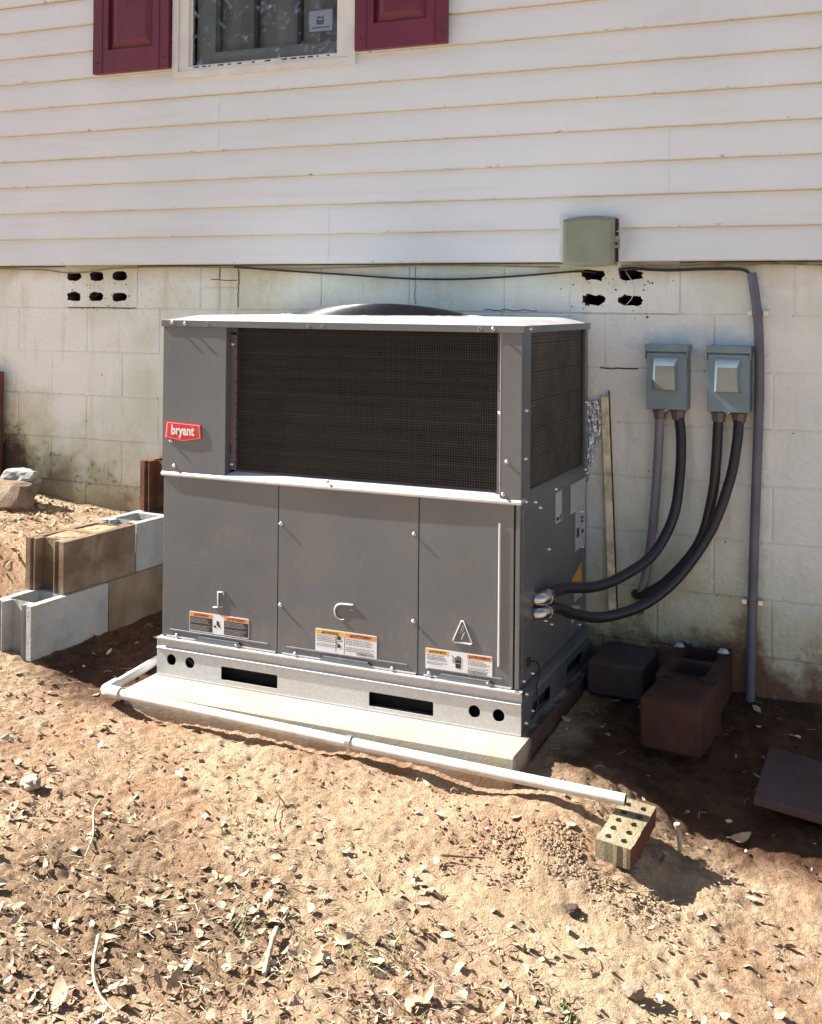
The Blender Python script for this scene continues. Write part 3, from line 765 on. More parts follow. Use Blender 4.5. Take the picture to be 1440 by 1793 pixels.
# top: rim band, pan, fan grille
b = MB()
b.box((-1.345, -.011, 1.2735), (.010, -.007, 1.2955), 'powder')
T = Matrix.Translation((.010, 0, 0)) @ Matrix.Rotation(math.pi / 2, 4, 'Z')
b.plate([(-.007, 1.2735), (D + .008, 1.2735), (D + .008, 1.2955), (-.007, 1.2955)], [], .004, 'powder', T=T)
T = Matrix.Translation((-1.345, 0, 0)) @ Matrix.Rotation(math.pi / 2, 4, 'Z')
b.plate([(-.007, 1.2735), (D + .008, 1.2735), (D + .008, 1.2955), (-.007, 1.2955)], [], .004, 'powder', T=T)
part(b, 'top_rim')
fc = (-.68, .41); FR = .335
b = MB(); nu, nv = 60, 40; V = []; fs = []
x0, x1, y0, y1 = -1.345, .010, -.011, D + .008
def ptop(u, v):
    e = min((u - x0) / .16, (x1 - u) / .12, 1); e = max(e, 0); e2 = max(0, min((v - y0) / .07, (y1 - v) / .07, 1))
    h = .020 * math.sin(e * math.pi / 2) * math.sin(e2 * math.pi / 2)
    r = math.hypot(u - fc[0], v - fc[1]); h += .006 * max(0, 1 - abs(r - FR - .02) / .03)
    return 1.2958 + h
for i in range(nu + 1):
    for j in range(nv + 1):
        u = x0 + (x1 - x0) * i / nu; v = y0 + (y1 - y0) * (j / nv); V.append((u, v, ptop(u, v)))
for i in range(nu):
    for j in range(nv):
        q = [i * (nv + 1) + j, (i + 1) * (nv + 1) + j, (i + 1) * (nv + 1) + j + 1, i * (nv + 1) + j + 1]
        c = V[q[0]]
        if math.hypot(c[0] + .011 - fc[0], c[1] + .01 - fc[1]) < FR - .03: continue
        fs.append(q)
b.add(V, fs, 'cap', True); part(b, 'top_pan')
b = MB()
for k in range(30):
    r = .03 + k * (FR - .03) / 29; z = 1.316 + .044 * max(0, 1 - (r / FR) ** 2) ** .8
    pts = [(fc[0] + r * math.cos(a), fc[1] + r * math.sin(a), z) for a in [2 * math.pi * i / 40 for i in range(41)]]
    b.tube(pts, .0022, 'wire', 4, cap=False)
for k in range(8):
    a = k * math.pi / 4 + .2
    b.tube([(fc[0] + r * math.cos(a), fc[1] + r * math.sin(a), 1.313 + .044 * max(0, 1 - (r / FR) ** 2) ** .8) for r in np.linspace(.02, FR, 8)], .003, 'wire', 5)
part(b, 'fan_grille')
b = MB(); b.tube([(fc[0], fc[1], 1.20), (fc[0], fc[1], 1.29)], .07, 'powder', 16)
part(b, 'fan_motor')
for k in range(3):
    b = MB(); a = k * 2.094
    V = []
    for r in (.07, .18, .29):
        for w_, dz in ((-.5, .03), (.5, -.03)): an = a + w_ * .9; V.append((fc[0] + r * math.cos(an), fc[1] + r * math.sin(an), 1.25 + dz))
    b.add(V, [(0, 1, 3, 2), (2, 3, 5, 4)], 'powder'); part(b, 'fan_blade')

# screws
sp = MB(); pr = [(.0, .0062), (.0008, .0070), (.0018, .0052), (.0075, .0046), (.009, .003)]
sp.tube([(0, 0, 0), (0, -.0012, 0), (0, -.0013, 0), (0, -.0075, 0), (0, -.0090, 0)], .005, 'steel', 8, radii=[.0062, .0066, .0046, .0044, .0028])
screw = sp.obj('screw', unit); screw.location = (-1.30, -.011, 1.287)
fr = [(-1.245, -.011, 1.284), (-.09, -.011, 1.285), (-.85, -.0035, .610), (-.85, -.0035, .335), (-.357, -.0035, .62), (-.357, -.0035, .34),
      (-1.303, -.006, .866), (-1.288, -.006, .778), (-.044, -.006, .872), (-.055, -.006, .771), (-.67, -.008, .766),
      (-1.066, .022, 1.215), (-1.066, .022, .795), (-.0745, .012, 1.02), (-1.27, -.0045, .178), (-1.02, -.0045, .178), (-.79, -.0045, .178), (-.43, -.0045, .178), (-.30, -.0045, .180), (-.10, -.0045, .180)]
for p in fr: inst(screw, unit, p)
for v, z, u in [(.03, .88, .003), (.035, 1.03, .003), (.04, .745, .0025), (.14, .728, .0025), (.37, .735, .0025), (.755, .752, .003), (.76, 1.0, .003), (.78, .735, .0025),
             (.20, .70, .0), (.30, .545, .0), (.26, .33, 0), (.27, .315, 0), (.34, .285, 0), (.04, .185, 0), (.13, .183, .0), (.03, .15, .012), (.03, .06, .012), (.10, .075, .012), (.72, .60, 0), (.73, .47, 0), (.70, .19, 0), (.05, 1.285, .01)]:
    inst(screw, unit, (u, v, z), (0, 0, math.pi / 2))
for u, z in [(-1.150, 1.286), (-.748, 1.284), (-.695, 1.284), (-.135, 1.284)]:
    b = MB(); b.tube([(u, -.0135, z), (u, -.0105, z)], .0052, 'cap', 10); b.tube([(u, -.0142, z), (u, -.0136, z)], .0034, 'dark', 10); part(b, 'open_hole')

# badge
b = MB()
bp = [(-1.322, .936), (-1.176, .930), (-1.172, .880), (-1.250, .866), (-1.328, .878)]
def shrink(p, k):
    cx_ = sum(q[0] for q in p) / len(p); cz = sum(q[1] for q in p) / len(p); return [(cx_ + (x - cx_) * k, cz + (z - cz) * (k - .04)) for x, z in p]
b.plate(bp[::-1], [], .003, 'red', T=Matrix.Translation((0, -.010, 0)))
b.plate(shrink(bp, .95)[::-1], [], .0006, 'badge_line', T=Matrix.Translation((0, -.0108, 0)))
b.plate(shrink(bp, .88)[::-1], [], .0006, 'red', T=Matrix.Translation((0, -.0116, 0)))
v, f = text_geo('bryant', .047, .0016, .80); b.add([(x - 1.250, -.0126, z + .905 - (x) * .012) for x, z in v], f, 'white')
part(b, 'badge')

# warning labels
def tline(b, x0, x1, z, y, h, m, seg=5):
    x = x0
    while x < x1 - .002:
        w = random.uniform(.003, .010)
        e = min(x + w, x1); b.add([(x, y, z), (e, y, z), (e, y, z + h), (x, y, z + h)], [(0, 1, 2, 3)], m); x = e + .0016
def label(x0, z0, x1, z1, cols, dark, parent=unit, bar=None, pict=None):
    b = MB(); b.plate(rrect(x0, z0, x1, z1, .003, 3), [], .0008, 'white', T=Matrix.Translation((0, -.0045, 0)))
    y = -.0049
    for (a, e, head, hm) in cols:
        xa, xe = x0 + (x1 - x0) * a + .002, x0 + (x1 - x0) * e - .002; hh = (z1 - z0) * .19
        b.box((xa, y, z1 - .003 - hh), (xe, -.0046, z1 - .003), hm)
        sx = (xe - xa) / .118
        v, f = text_geo(head, hh * .86, .0003, .95 if len(head) < 8 else .80); zc = z1 - .003 - hh / 2
        b.add([(px + (xa + xe) / 2 + .005, y - .0004, pz + zc) for px, pz in v], f, 'black')
        wv = max(p[0] for p in v); tx = (xa + xe) / 2 - wv - .004
        b.add([(tx, y - .0004, zc - hh * .3), (tx + hh * .7, y - .0004, zc - hh * .3), (tx + hh * .35, y - .0004, zc + hh * .36)], [(0, 1, 2)], 'black')
        if dark: b.box((xa, y, z0 + .004), (xe, -.0046, z1 - .0045 - hh), 'black')
        nl = 9; zt = z1 - .007 - hh; st = (zt - z0 - .006) / nl
        for i in range(nl):
            if i in (4,): continue
            if not dark and a < .1 and i > 6: continue
            if not dark and a > .1 and i > 7 and bar: continue
            tline(b, xa + .003, xe - .003 - random.uniform(0, .02), zt - st * (i + .7), y - .0004, st * .42, 'greyink' if dark else 'ink')
    if bar:
        xb = x0 + (x1 - x0) * bar; x = xb
        while x < xb + (x1 - x0) * .28: w = random.uniform(.0008, .0022); b.add([(x, y - .0004, z0 + .004), (x + w, y - .0004, z0 + .004), (x + w, y - .0004, z0 + .012), (x, y - .0004, z0 + .012)], [(0, 1, 2, 3)], 'ink'); x += w + random.uniform(.0008, .002)
    if pict is not None:
        cx_ = x0 + (x1 - x0) * pict; cz = (z0 + z1) / 2
        if dark:
            b.box((cx_ - .004, y - .0003, cz - .002), (cx_ + .006, y, cz + .012), 'black'); b.add([(cx_ - .010 + dx, y - .0004, cz - .008 + dz) for dx, dz in circ(0, 0, .005, 8)], [list(range(8))], 'black')
            b.add([(cx_ - .002, y - .0004, cz - .004), (cx_ + .012, y - .0004, cz - .012), (cx_ + .008, y - .0004, cz + .002)], [(0, 1, 2)], 'black')
        elif bar and pict < .4:
            for dz in (.014, -.012):
                b.add([(cx_ + dx, y - .0004, cz + dz + q) for dx, q in circ(0, 0, .0065, 9)], [list(range(9))], 'black')
                b.tube([(cx_ - .010, y, cz + dz + .010), (cx_ - .004, y, cz + dz + .002)], .0011, 'black', 4)
            b.box((x0 + (x1 - x0) * .335, y, z0 + .004), (x0 + (x1 - x0) * .34, -.0046, z1 - .018), 'ink'); b.box((x0 + (x1 - x0) * .475, y, z0 + .004), (x0 + (x1 - x0) * .48, -.0046, z1 - .018), 'ink')
        else:
            # raised hand with a spark
            hx = cx_ + .006; b.box((hx - .009, y - .0003, cz - .018), (hx + .009, y, cz - .004), 'black'); b.box((hx - .010, y - .0003, cz - .002), (hx + .010, y, cz + .006), 'black')
            for i, l in enumerate((.010, .014, .015, .012)): b.box((hx - .0098 + i * .0052, y - .0003, cz + .006), (hx - .0062 + i * .0052, y, cz + .006 + l), 'black')
            b.tube([(cx_ - .016, y, cz + .020), (cx_ - .009, y, cz + .010), (cx_ - .013, y, cz + .004), (cx_ - .008, y, cz - .004)], .0012, 'black', 4)
    b.obj('warning_label', parent)
label(-1.217, .203, -.973, .272, [(.0, .40, 'WARNING', 'orange'), (.58, 1, 'AVERTISSEMENT', 'orange')], True, pict=.48)
label(-.713, .200, -.486, .275, [(0, .48, 'WARNING', 'amber'), (.48, 1, 'AVERTISSEMENT', 'orange')], False, bar=.68, pict=.40 * .98)
label(-.313, .196, -.087, .262, [(0, .36, 'WARNING', 'amber'), (.62, 1, 'AVERTISSEMENT', 'orange')], False, bar=.64, pict=.47)

# side labels (local plane: x runs back along the side)
TSide = Matrix.Translation((.0008, 0, 0)) @ Matrix.Rotation(math.pi / 2, 4, 'Z')
def slabel(poly, m, name, lines=(), blocks=(), lblk=()):
    b = MB(); b.plate(poly, [], .0006, m, T=TSide)
    T2 = Matrix.Translation((.0012, 0, 0)) @ Matrix.Rotation(math.pi / 2, 4, 'Z')
    for x0, x1, z in lines:
        x = x0
        while x < x1:
            w = random.uniform(.004, .016); e = min(x + w, x1); b.add([(x, 0, z), (e, 0, z), (e, 0, z + .0035), (x, 0, z + .0035)], [(0, 1, 2, 3)], 'greyink', T=T2); x = e + .003
    for x0, z0, x1, z1 in blocks: b.add([(x0, 0, z0), (x1, 0, z0), (x1, 0, z1), (x0, 0, z1)], [(0, 1, 2, 3)], 'black', T=T2)
    part(b, name)
slabel([(.385, .615), (.455, .615), (.455, .750), (.385, .750)], 'blue_white', 'side_label', [(.395, .44, z) for z in np.arange(.65, .74, .012)], [(.392, .622, .425, .634), (.432, .622, .446, .64)])
slabel([(.64, .47), (.775, .47), (.775, .752), (.575, .752), (.575, .615), (.64, .615)], 'blue_white', 'rating_plate', [(.585, .76 - .0, z) for z in np.arange(.64, .745, .011)] + [(.65, .765, z) for z in np.arange(.57, .625, .011)], [(.655, .515, .69, .55), (.71, .56, .75, .568), (.71, .575, .75, .583), (.72, .52, .752, .535)])
slabel([(.60, .345), (.73, .345), (.73, .415), (.60, .378)], 'amber', 'caution_label')
slabel([(.63, .29), (.74, .29), (.74, .342), (.63, .342)], 'blue_white', 'side_label', [(.64, .72, z) for z in (.30, .312, .325)])
slabel([(.60, .215), (.72, .255), (.60, .285)], 'blue_white', 'side_label')
# little ground wire on the side rail
b = MB(); b.tube(spline([(.004, .08, .235), (.018, .12, .225), (.022, .14, .19), (.016, .13, .14), (.03, .10, .10), (.016, .08, .055)], 8), .0025, 'cable', 6)
b.box((.0005, .07, .222), (.008, .092, .246), 'cable', .001); part(b, 'lead_wire')

# ------------------------------------------------------------------ whips and conduits
def elbow_fit(parent, u, v, z):
    # die cast 90 degree connector on the unit's right side, turning back to the wall
    b = MB(); b.tube([(0, 0, 0), (.006, 0, 0)], .027, 'chrome', 8, smooth=False)
    b.tube([(.006, 0, 0), (.014, .001, 0), (.024, .006, 0), (.031, .016, 0), (.034, .030, 0), (.034, .050, 0)], .021, 'chrome', 16, radii=[.019, .021, .0225, .0225, .022, .022])
    b.tube([(.034, .036, 0), (.034, .060, 0)], .025, 'chrome', 8, smooth=False)
    o = b.obj('elbow_connector', parent); o.location = (u, v, z); return o
def whip(name, label, pts, r, m, parent_fit=None, straight_top=None, fit_top=None, group=None, flutes=False):
    t = thing(name, label, 'conduit', pts[0], 0, group); o = Vector(pts[0])
    P = spline([Vector(p) - o for p in pts], 12); b = MB(); b.tube(P, r, m, 14); b.obj('conduit_tube', t)
    if fit_top:
        b = MB(); b.tube([(0, 0, .0), (0, 0, -.008), (0, 0, -.0085), (0, 0, -.034)], .027, 'fitting', 8, smooth=False, radii=[.029, .029, .026, .022]); b.obj('hub_fitting', t)
    return t
y0 = -.045
c1 = whip('electrical_conduit', 'straight light grey conduit below the left switch box going down the wall', [(1.235, y0, .982), (1.228, y0, .80), (1.215, y0, .60), (1.195, y0, .42), (1.166, y0 + .01, .285), (1.155, .0, .22)], .0165, 'pvc_emt', fit_top=True, group='conduits from the switch boxes')
wA = whip('electrical_conduit', 'dark flexible conduit curving from the left switch box into the upper elbow on the unit', [(1.300, y0, .982), (1.313, -.055, .88), (1.313, -.08, .74), (1.295, -.11, .60), (1.235, -.17, .475), (1.145, -.28, .41), (1.075, -.38, .392), (1.02, -.52, .415), (.997, -.625, .420), (.996, -.675, .420)], .0185, 'whip', fit_top=True, group='conduits from the switch boxes')
wC = whip('electrical_conduit', 'dark flexible conduit from the left hub of the right switch box running behind its neighbour', [(1.444, y0, .982), (1.438, -.055, .82), (1.425, -.06, .68), (1.380, -.065, .51), (1.27, -.06, .365), (1.19, -.05, .305), (1.15, -.02, .288), (1.13, .04, .285)], .0185, 'whip_b', fit_top=True, group='conduits from the switch boxes')
wD = whip('electrical_conduit', 'lowest dark flexible conduit, swinging from right switch box into the lower elbow', [(1.515, y0, .982), (1.51, -.06, .88), (1.487, -.08, .74), (1.43, -.12, .57), (1.33, -.18, .41), (1.225, -.26, .32), (1.11, -.36, .288), (1.045, -.48, .318), (1.005, -.60, .366), (.997, -.675, .374)], .0185, 'whip', fit_top=True, group='conduits from the switch boxes')
def W2(u, v, z): return (UL[0] + u + .0063 * v, UL[1] - .0063 * u + v, z)
for w_, z in ((wA, .420), (wD, .374)):
    b = MB(); o = w_.location; q = Vector(W2(.0005, .135, z)) - o
    b.tube([q, q + Vector((.005, 0, 0))], .026, 'chrome', 8, smooth=False)
    b.tube([q + Vector(p) for p in ((.005, 0, 0), (.013, .001, 0), (.023, .006, 0), (.030, .016, 0), (.034, .028, 0), (.034, .045, 0))], .021, 'chrome', 16, radii=[.019, .0205, .0215, .0215, .021, .021])
    b.tube([q + Vector((.034, .032, 0)), q + Vector((.034, .056, 0))], .0235, 'chrome', 8, smooth=False)
    b.obj('elbow_connector', w_)

def switch_box(x0, label):
    x1, z0, z1 = x0 + .145, .985, 1.222; t = thing('disconnect_box', label, 'switch box', (x0, 0, z0), 0, 'pair of switch boxes on the foundation')
    w, h = .145, z1 - z0
    b = MB(); b.box((0, -.085, 0), (w, 0, h - .006), 'box', .002); b.obj('enclosure', t)
    b = MB(); b.box((.001, -.0925, .002), (w - .001, -.0855, h - .03), 'box', .0015); o = b.obj('door', t)
    b = MB(); a0, a1, c0, c1 = .024, w - .028, .072, h - .042
    i, j = .013, .034
    V = [(a0, -.0925, c0), (a1, -.0925, c0), (a1, -.0925, c1), (a0, -.0925, c1), (a0 + i * .6, -.112, c0 + .003), (a1 - i * .7, -.112, c0 + .003), (a1 - i, -.112, c1 - j), (a0 + i, -.112, c1 - j)]
    b.add(V, [(0, 1, 5, 4), (1, 2, 6, 5), (2, 3, 7, 6), (3, 0, 4, 7)], 'box'); b.add(V, [(4, 5, 6, 7)], 'box_face'); b.obj('raised_cover', t)
    b = MB(); b.box((-.004, -.099, h - .026), (w + .004, .0, h), 'box', .0015); b.box((-.004, -.099, h - .052), (-.0005, -.06, h - .026), 'box'); b.box((w + .0005, -.099, h - .052), (w + .004, -.06, h - .026), 'box'); b.obj('rain_hood', t)
    b = MB(); b.tube([(w * .45, -.098, .004), (w * .5, -.104, -.004), (w * .55, -.098, .004)], .003, 'chrome', 6); b.obj('hasp', t)
switch_box(1.192, 'grey metal switch box nearer the air conditioner')
switch_box(1.410, 'grey metal switch box next to the vertical conduit')

t = thing('riser_conduit', 'tall grey vertical conduit strapped to the foundation beside the switch boxes', 'conduit', (1.57, -.03, -.03))
b = MB(); P = [(1.553, -.028, 1.483), (1.566, -.028, 1.40), (1.578, -.028, 1.28), (1.582, -.028, 1.1), (1.578, -.028, .9), (1.57, -.028, .62), (1.562, -.028, .3), (1.556, -.028, -.08)]
b.tube([Vector(p) - t.location for p in spline(P, 6)], .017, 'pvc_grey', 16); b.obj('conduit_tube', t)
for x, z in ((1.575, 1.338), (1.562, .309)):
    b = MB(); b.box((x - .036 - 1.57, .0, z + .03 - .008), (x - .018 - 1.57, .029, z + .03 + .008), 'galv'); b.box((x + .018 - 1.57, .0, z + .022), (x + .036 - 1.57, .029, z + .038), 'galv')
    pts = [(x - 1.57 + .0195 * math.cos(a), .0 - .0195 * math.sin(a) + .0, z + .03) for a in np.linspace(0, math.pi, 9)]
    V = [(px, py, z + .022) for px, py, _ in pts] + [(px, py, z + .038) for px, py, _ in pts]
    b.add(V, [(i, i + 1, i + 10, i + 9) for i in range(8)], 'fitting', True); o = b.obj('strap', t)
    for sx in (-.027, .027):
        g = MB(); g.tube([(x + sx - 1.57, -.003, z + .03), (x + sx - 1.57, .0, z + .03)], .005, 'steel', 8); g.obj('screw', o)

# telephone style box on white plate
t = thing('utility_box', 'sage green plastic utility box with a looped latch on the siding bottom', 'utility box', (.868, -.024, 1.525))
b = MB(); b.box((-.023, -.012, .0), (.213, .016, .178), 'plate', .002); b.obj('backing_plate', t)
b = MB(); n = 10; V = []; y = -.012
outl = []
for i in range(n + 1): outl.append((.003 + .200 * i / n, -.012 - .006 * math.sin(math.pi * i / n)))
for i in range(n + 1): outl.append((.203 - .200 * i / n, .160 + .010 * math.sin(math.pi * i / n) + .004 * (1 - i / n)))
def ring(k, yy): 
    cx_, cz = .103, .076; return [(cx_ + (x - cx_) * k, yy, cz + (z - cz) * k) for x, z in outl]
R = [ring(1, -.012), ring(1, -.050), ring(.97, -.058), ring(.84, -.068)]; m_ = len(outl)
for r_ in R: V += r_
fs = [(i * m_ + j, i * m_ + (j + 1) % m_, (i + 1) * m_ + (j + 1) % m_, (i + 1) * m_ + j) for i in range(3) for j in range(m_)] + [[3 * m_ + j for j in range(m_)]]
b.add(V, [list(q) for q in fs], 'demarc'); b.obj('cover', t)
b = MB(); b.tube([(.213 + .016 * math.cos(a), -.056, .100 + .012 * math.sin(a)) for a in np.linspace(-1.9, 1.9, 12)], .0022, 'chrome', 6); b.box((.200, -.054, .05), (.216, -.03, .095), 'demarc'); b.tube([(.209, -.060, .066), (.209, -.045, .066)], .005, 'dark', 8); b.box((.2035, -.050, .0), (.2065, -.012, .16), 'dark'); b.obj('latch', t)
for z in (.035, .10):
    b = MB(); b.box((-.003, -.022, z), (.004, -.013, z + .018), 'dark'); b.obj('hinge', t)

# cables along the sill
def cable(name, label, pts, r, m, group=None):
    b = MB(); o = Vector(pts[0]); b.tube([Vector(p) - o for p in spline(pts, 7)], r, m, 7); ob = b.obj(name); ob.location = o; return tag(ob, label, 'cable', group)
xs = np.linspace(-2.3, .84, 26)
cable('cable', 'thin dusty cable stapled along the siding edge left of the utility box', [(x, -.012, 1.512 + .006 * math.sin(x * 5) - (.012 if -1.65 < x < -1.35 else 0)) for x in xs], .003, 'cable_tan')
cable('cable', 'second thin cable at the siding edge, right of utility box', [(x, -.012, 1.512 + .004 * math.sin(x * 9)) for x in np.linspace(1.08, 2.6, 16)], .003, 'cable_tan')
cable('cable', 'loose tan wire twisting over the dark cable right of the utility box', [(x, -.018, 1.515 + .006 * math.sin(x * 23 + 1)) for x in np.linspace(1.12, 2.6, 26)], .0022, 'cable_tan')
cable('cable', 'black cable sagging across the foundation from the left end to the utility box', [(-.62, -.014, 1.516), (-.35, -.012, 1.497), (-.1, -.012, 1.482), (.2, -.012, 1.464), (.45, -.012, 1.462), (.7, -.014, 1.475), (.9, -.014, 1.49), (.975, .02, 1.487)], .0042, 'cable')
cable('cable', 'thick black cable from the vent hole bending into the tall conduit', [(1.07, -.01, 1.497), (1.12, -.016, 1.5), (1.25, -.016, 1.494), (1.38, -.016, 1.497), (1.48, -.018, 1.498), (1.53, -.022, 1.492), (1.553, -.028, 1.470)], .006, 'cable')
cable('cable', 'thin white wire dangling between the two right vent holes', [(1.09, .02, 1.49), (1.115, -.01, 1.462), (1.132, -.014, 1.43), (1.12, -.01, 1.39), (1.09, .02, 1.362)], .0018, 'plate')
b = MB()
for x in (1.355, 1.66): b.box((x - .003, -.024, 1.492), (x + .003, -.004, 1.52), 'cable')

# lath and foil between unit and wall
b = MB(); b.box((-.014, -.014, 0), (.0138, .008, .80), 'wood', .002); b.box((.0141, -.004, -.02), (.017, .008, .82), 'wood_edge')
b.box((-.0165, -.004, .1), (-.0143, .008, .80), 'wood_edge')
o = b.obj('wood_lath'); o.location = (1.058, -.012, .22); o.rotation_euler = (0, -.045, 0)
tag(o, 'narrow pale wood strip with dark edges leaning on wall behind the unit', 'wood strip')
b = MB(); n = 14; V = []; fs = []
for i in range(n + 1):
    for j in range(9):
        u = j / 8; z = 1.0 - i * .022; w = max(.004, .078 * (1 - i / n * .95))
        V.append((.955 + u * w, -.014 - .006 * random.random(), z + random.uniform(-.002, .002)))
for i in range(n):
    for j in range(8): fs.append((i * 9 + j, (i + 1) * 9 + j, (i + 1) * 9 + j + 1, i * 9 + j + 1))
b.add(V, fs, 'foil'); tag(b.obj('foil_sheet'), 'crinkled silver foil scrap tucked between unit and wood strip', 'foil')

# ------------------------------------------------------------------ drain pipe
t = thing('drain_pipe', 'white plastic condensate pipe running in front of the pad onto a brick', 'pipe', (-.44, -1.066, .03))
o = t.location; r = .0165
A = Vector((-.448, -1.066, .030)); Bp = Vector((1.340, -1.070, -.012)); Cc = Vector((-.475, -.60, .045))
b = MB(); b.tube([A - o, (A + Bp) / 2 - o + Vector((0, 0, -.002)), Bp - o], r, 'pvc', 20, cap=False)
b.tube([Bp - o, Bp - o + Vector((-.05, 0, .001))], r - .003, 'dark', 16, cap=True); b.obj('long_run', t)
b = MB(); b.tube([A - o, Cc - o, Vector((-.48, -.25, .05)) - o], r, 'pvc', 20); b.obj('return_run', t)
b = MB(); b.tube([A - o + Vector((.062, 0, -.001)), A - o + Vector((.022, 0, 0)), A - o + Vector((.004, .002, 0)), A - o + Vector((-.004, .010, 0)), A - o + Vector((-.004, .03, 0.001)), A - o + Vector((-.006, .065, .002))], .0212, 'pvc', 20); b.obj('elbow', t)
cpl = A + (Bp - A) * .52
b = MB(); b.tube([cpl - o + Vector((-.009, 0, 0)), cpl - o + Vector((.009, 0, 0))], .0195, 'galv', 16); b.box(tuple(cpl - o + Vector((-.006, -.01, -.034))), tuple(cpl - o + Vector((.006, .004, -.015))), 'galv', .001); b.obj('clamp', t)

# ------------------------------------------------------------------ masonry units lying about
def jag(pts, st=.012, j=.0016):
    o = []
    for i in range(len(pts)):
        a, c = Vector(pts[i]), Vector(pts[(i + 1) % len(pts)]); n = max(1, int((c - a).length / st))
        for k in range(n): p = a + (c - a) * k / n; o.append((p.x + random.uniform(-j, j), p.y + random.uniform(-j, j)))
    return o
def cmu_mesh(name, m, label, loc, rz, rx=0, ry=0, length=.397, filled=False, group=None, half=False, w=.194, h=.196):
    """hollow block: plan polygon in local XY extruded in Z; long axis local Y"""
    b = MB(); l = length; e = .012
    def endprof(y, s):   # grooved end, from x=-w/2 to x=w/2
        return [(-w / 2, y), (-w / 2 + .024, y), (-w / 2 + .030, y - s * .012), (-w / 2 + .040, y - s * .012), (-w / 2 + .044, y), (-.048, y), (-.040, y - s * .042), (.040, y - s * .042), (.048, y), (w / 2 - .044, y), (w / 2 - .040, y - s * .012), (w / 2 - .030, y - s * .012), (w / 2 - .024, y), (w / 2, y)]
    ext = endprof(-l / 2, -1) + endprof(l / 2, 1)[::-1]
    holes = [rrect(-w / 2 + .032, -l / 2 + .045, w / 2 - .032, -.016, .012), rrect(-w / 2 + .032, .016, w / 2 - .032, l / 2 - .045, .012)] if not half else [rrect(-w / 2 + .032, -l / 2 + .04, w / 2 - .032, l / 2 - .04, .012)]
    # plate() works in XZ with depth +Y; rotate so that the plan lies in XY with the front face on top
    T = Matrix.Translation((0, 0, h)) @ Matrix.Rotation(-math.pi / 2, 4, 'X') @ Matrix.Scale(-1, 4, (0, 0, 1))
    T = Matrix(((1, 0, 0, 0), (0, 0, 1, 0), (0, -1, 0, h), (0, 0, 0, 1)))
    b.plate(jag(ext, .022, .0013), [jag(q, .02, .0012) for q in holes], h, m, T=T)
    if filled:
        for hp in holes: b.add([(x, y, h - .012 + random.uniform(-.004, .012)) for x, y in hp], [list(range(len(hp)))], 'clod')
    # roughen a little
    b.v = [(x + random.uniform(-.0012, .0012), y + random.uniform(-.0012, .0012), z + random.uniform(-.0008, .0008)) for x, y, z in b.v] if False else b.v
    o = b.obj(name); o.location = loc; o.rotation_euler = (rx, ry, rz); return tag(o, label, 'concrete block', group)
rz = -.065
g = 'hollow blocks stacked as a low retaining wall'
cmu_mesh('concrete_block', 'cmu_brown', 'brown stained hollow block on top of the stack, its grooved end facing out', (-.918, -.630, .258), rz, filled=True, group=g)
cmu_mesh('concrete_block', 'cmu_grey', 'grey hollow block in upper course, open cell, against the foundation', (-.890, -.226, .260), rz, group=g)
cmu_mesh('concrete_block', 'cmu_grey', 'pale grey hollow block of the bottom course with a rust streak at its near end', (-.915, -.800, .060), rz, group=g)
cmu_mesh('concrete_block', 'cmu_brown', 'brown hollow block in the bottom course close to the air conditioner', (-.888, -.398, .062), rz, group=g)
b = MB(); T = Matrix(((1, 0, 0, 0), (0, 1, 0, 0), (0, 0, 1, 0), (0, 0, 0, 1)))
o = cmu_mesh('concrete_block', 'cmu_red', 'dark red block standing on end behind the upper course', (-.875, -.095, .457), rz, length=.19, half=True, h=.215, group=None)
# shaded blocks by the wall on the right
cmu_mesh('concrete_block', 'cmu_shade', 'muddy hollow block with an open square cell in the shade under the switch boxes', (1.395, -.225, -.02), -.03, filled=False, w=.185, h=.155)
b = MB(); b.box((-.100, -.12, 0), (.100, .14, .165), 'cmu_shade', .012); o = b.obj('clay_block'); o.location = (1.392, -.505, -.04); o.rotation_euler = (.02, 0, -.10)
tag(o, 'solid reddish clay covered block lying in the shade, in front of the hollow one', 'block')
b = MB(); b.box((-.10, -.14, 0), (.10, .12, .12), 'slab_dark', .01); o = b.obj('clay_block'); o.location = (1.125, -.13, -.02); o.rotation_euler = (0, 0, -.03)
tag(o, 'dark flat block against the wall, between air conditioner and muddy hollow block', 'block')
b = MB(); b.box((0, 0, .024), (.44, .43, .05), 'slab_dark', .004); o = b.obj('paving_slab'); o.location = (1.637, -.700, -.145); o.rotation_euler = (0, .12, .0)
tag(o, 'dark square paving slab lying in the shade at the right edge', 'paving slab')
b = MB()
for p in ((-.07, .0, .0), (.07, .02, .0)):
    pass
for x, y, s in ((1.315, -.075, .020), (1.47, -.085, .022)):
    bb = MB(); V = []
    for a in range(8): V.append((s * math.cos(a * .785), s * .7 * math.sin(a * .785), 0)); 
    for a in range(8): V.append((s * .6 * math.cos(a * .785), s * .45 * math.sin(a * .785), s * .6))
    bb.add(V, [(a, (a + 1) % 8, (a + 1) % 8 + 8, a + 8) for a in range(8)] + [[8 + a for a in range(8)]], 'blue_white'); o = bb.obj('mortar_lump'); o.location = (x, y, .134)
    tag(o, 'pale mortar lump on the %s rear corner of the muddy hollow block' % ('left' if x < 1.4 else 'right'), 'mortar lump')

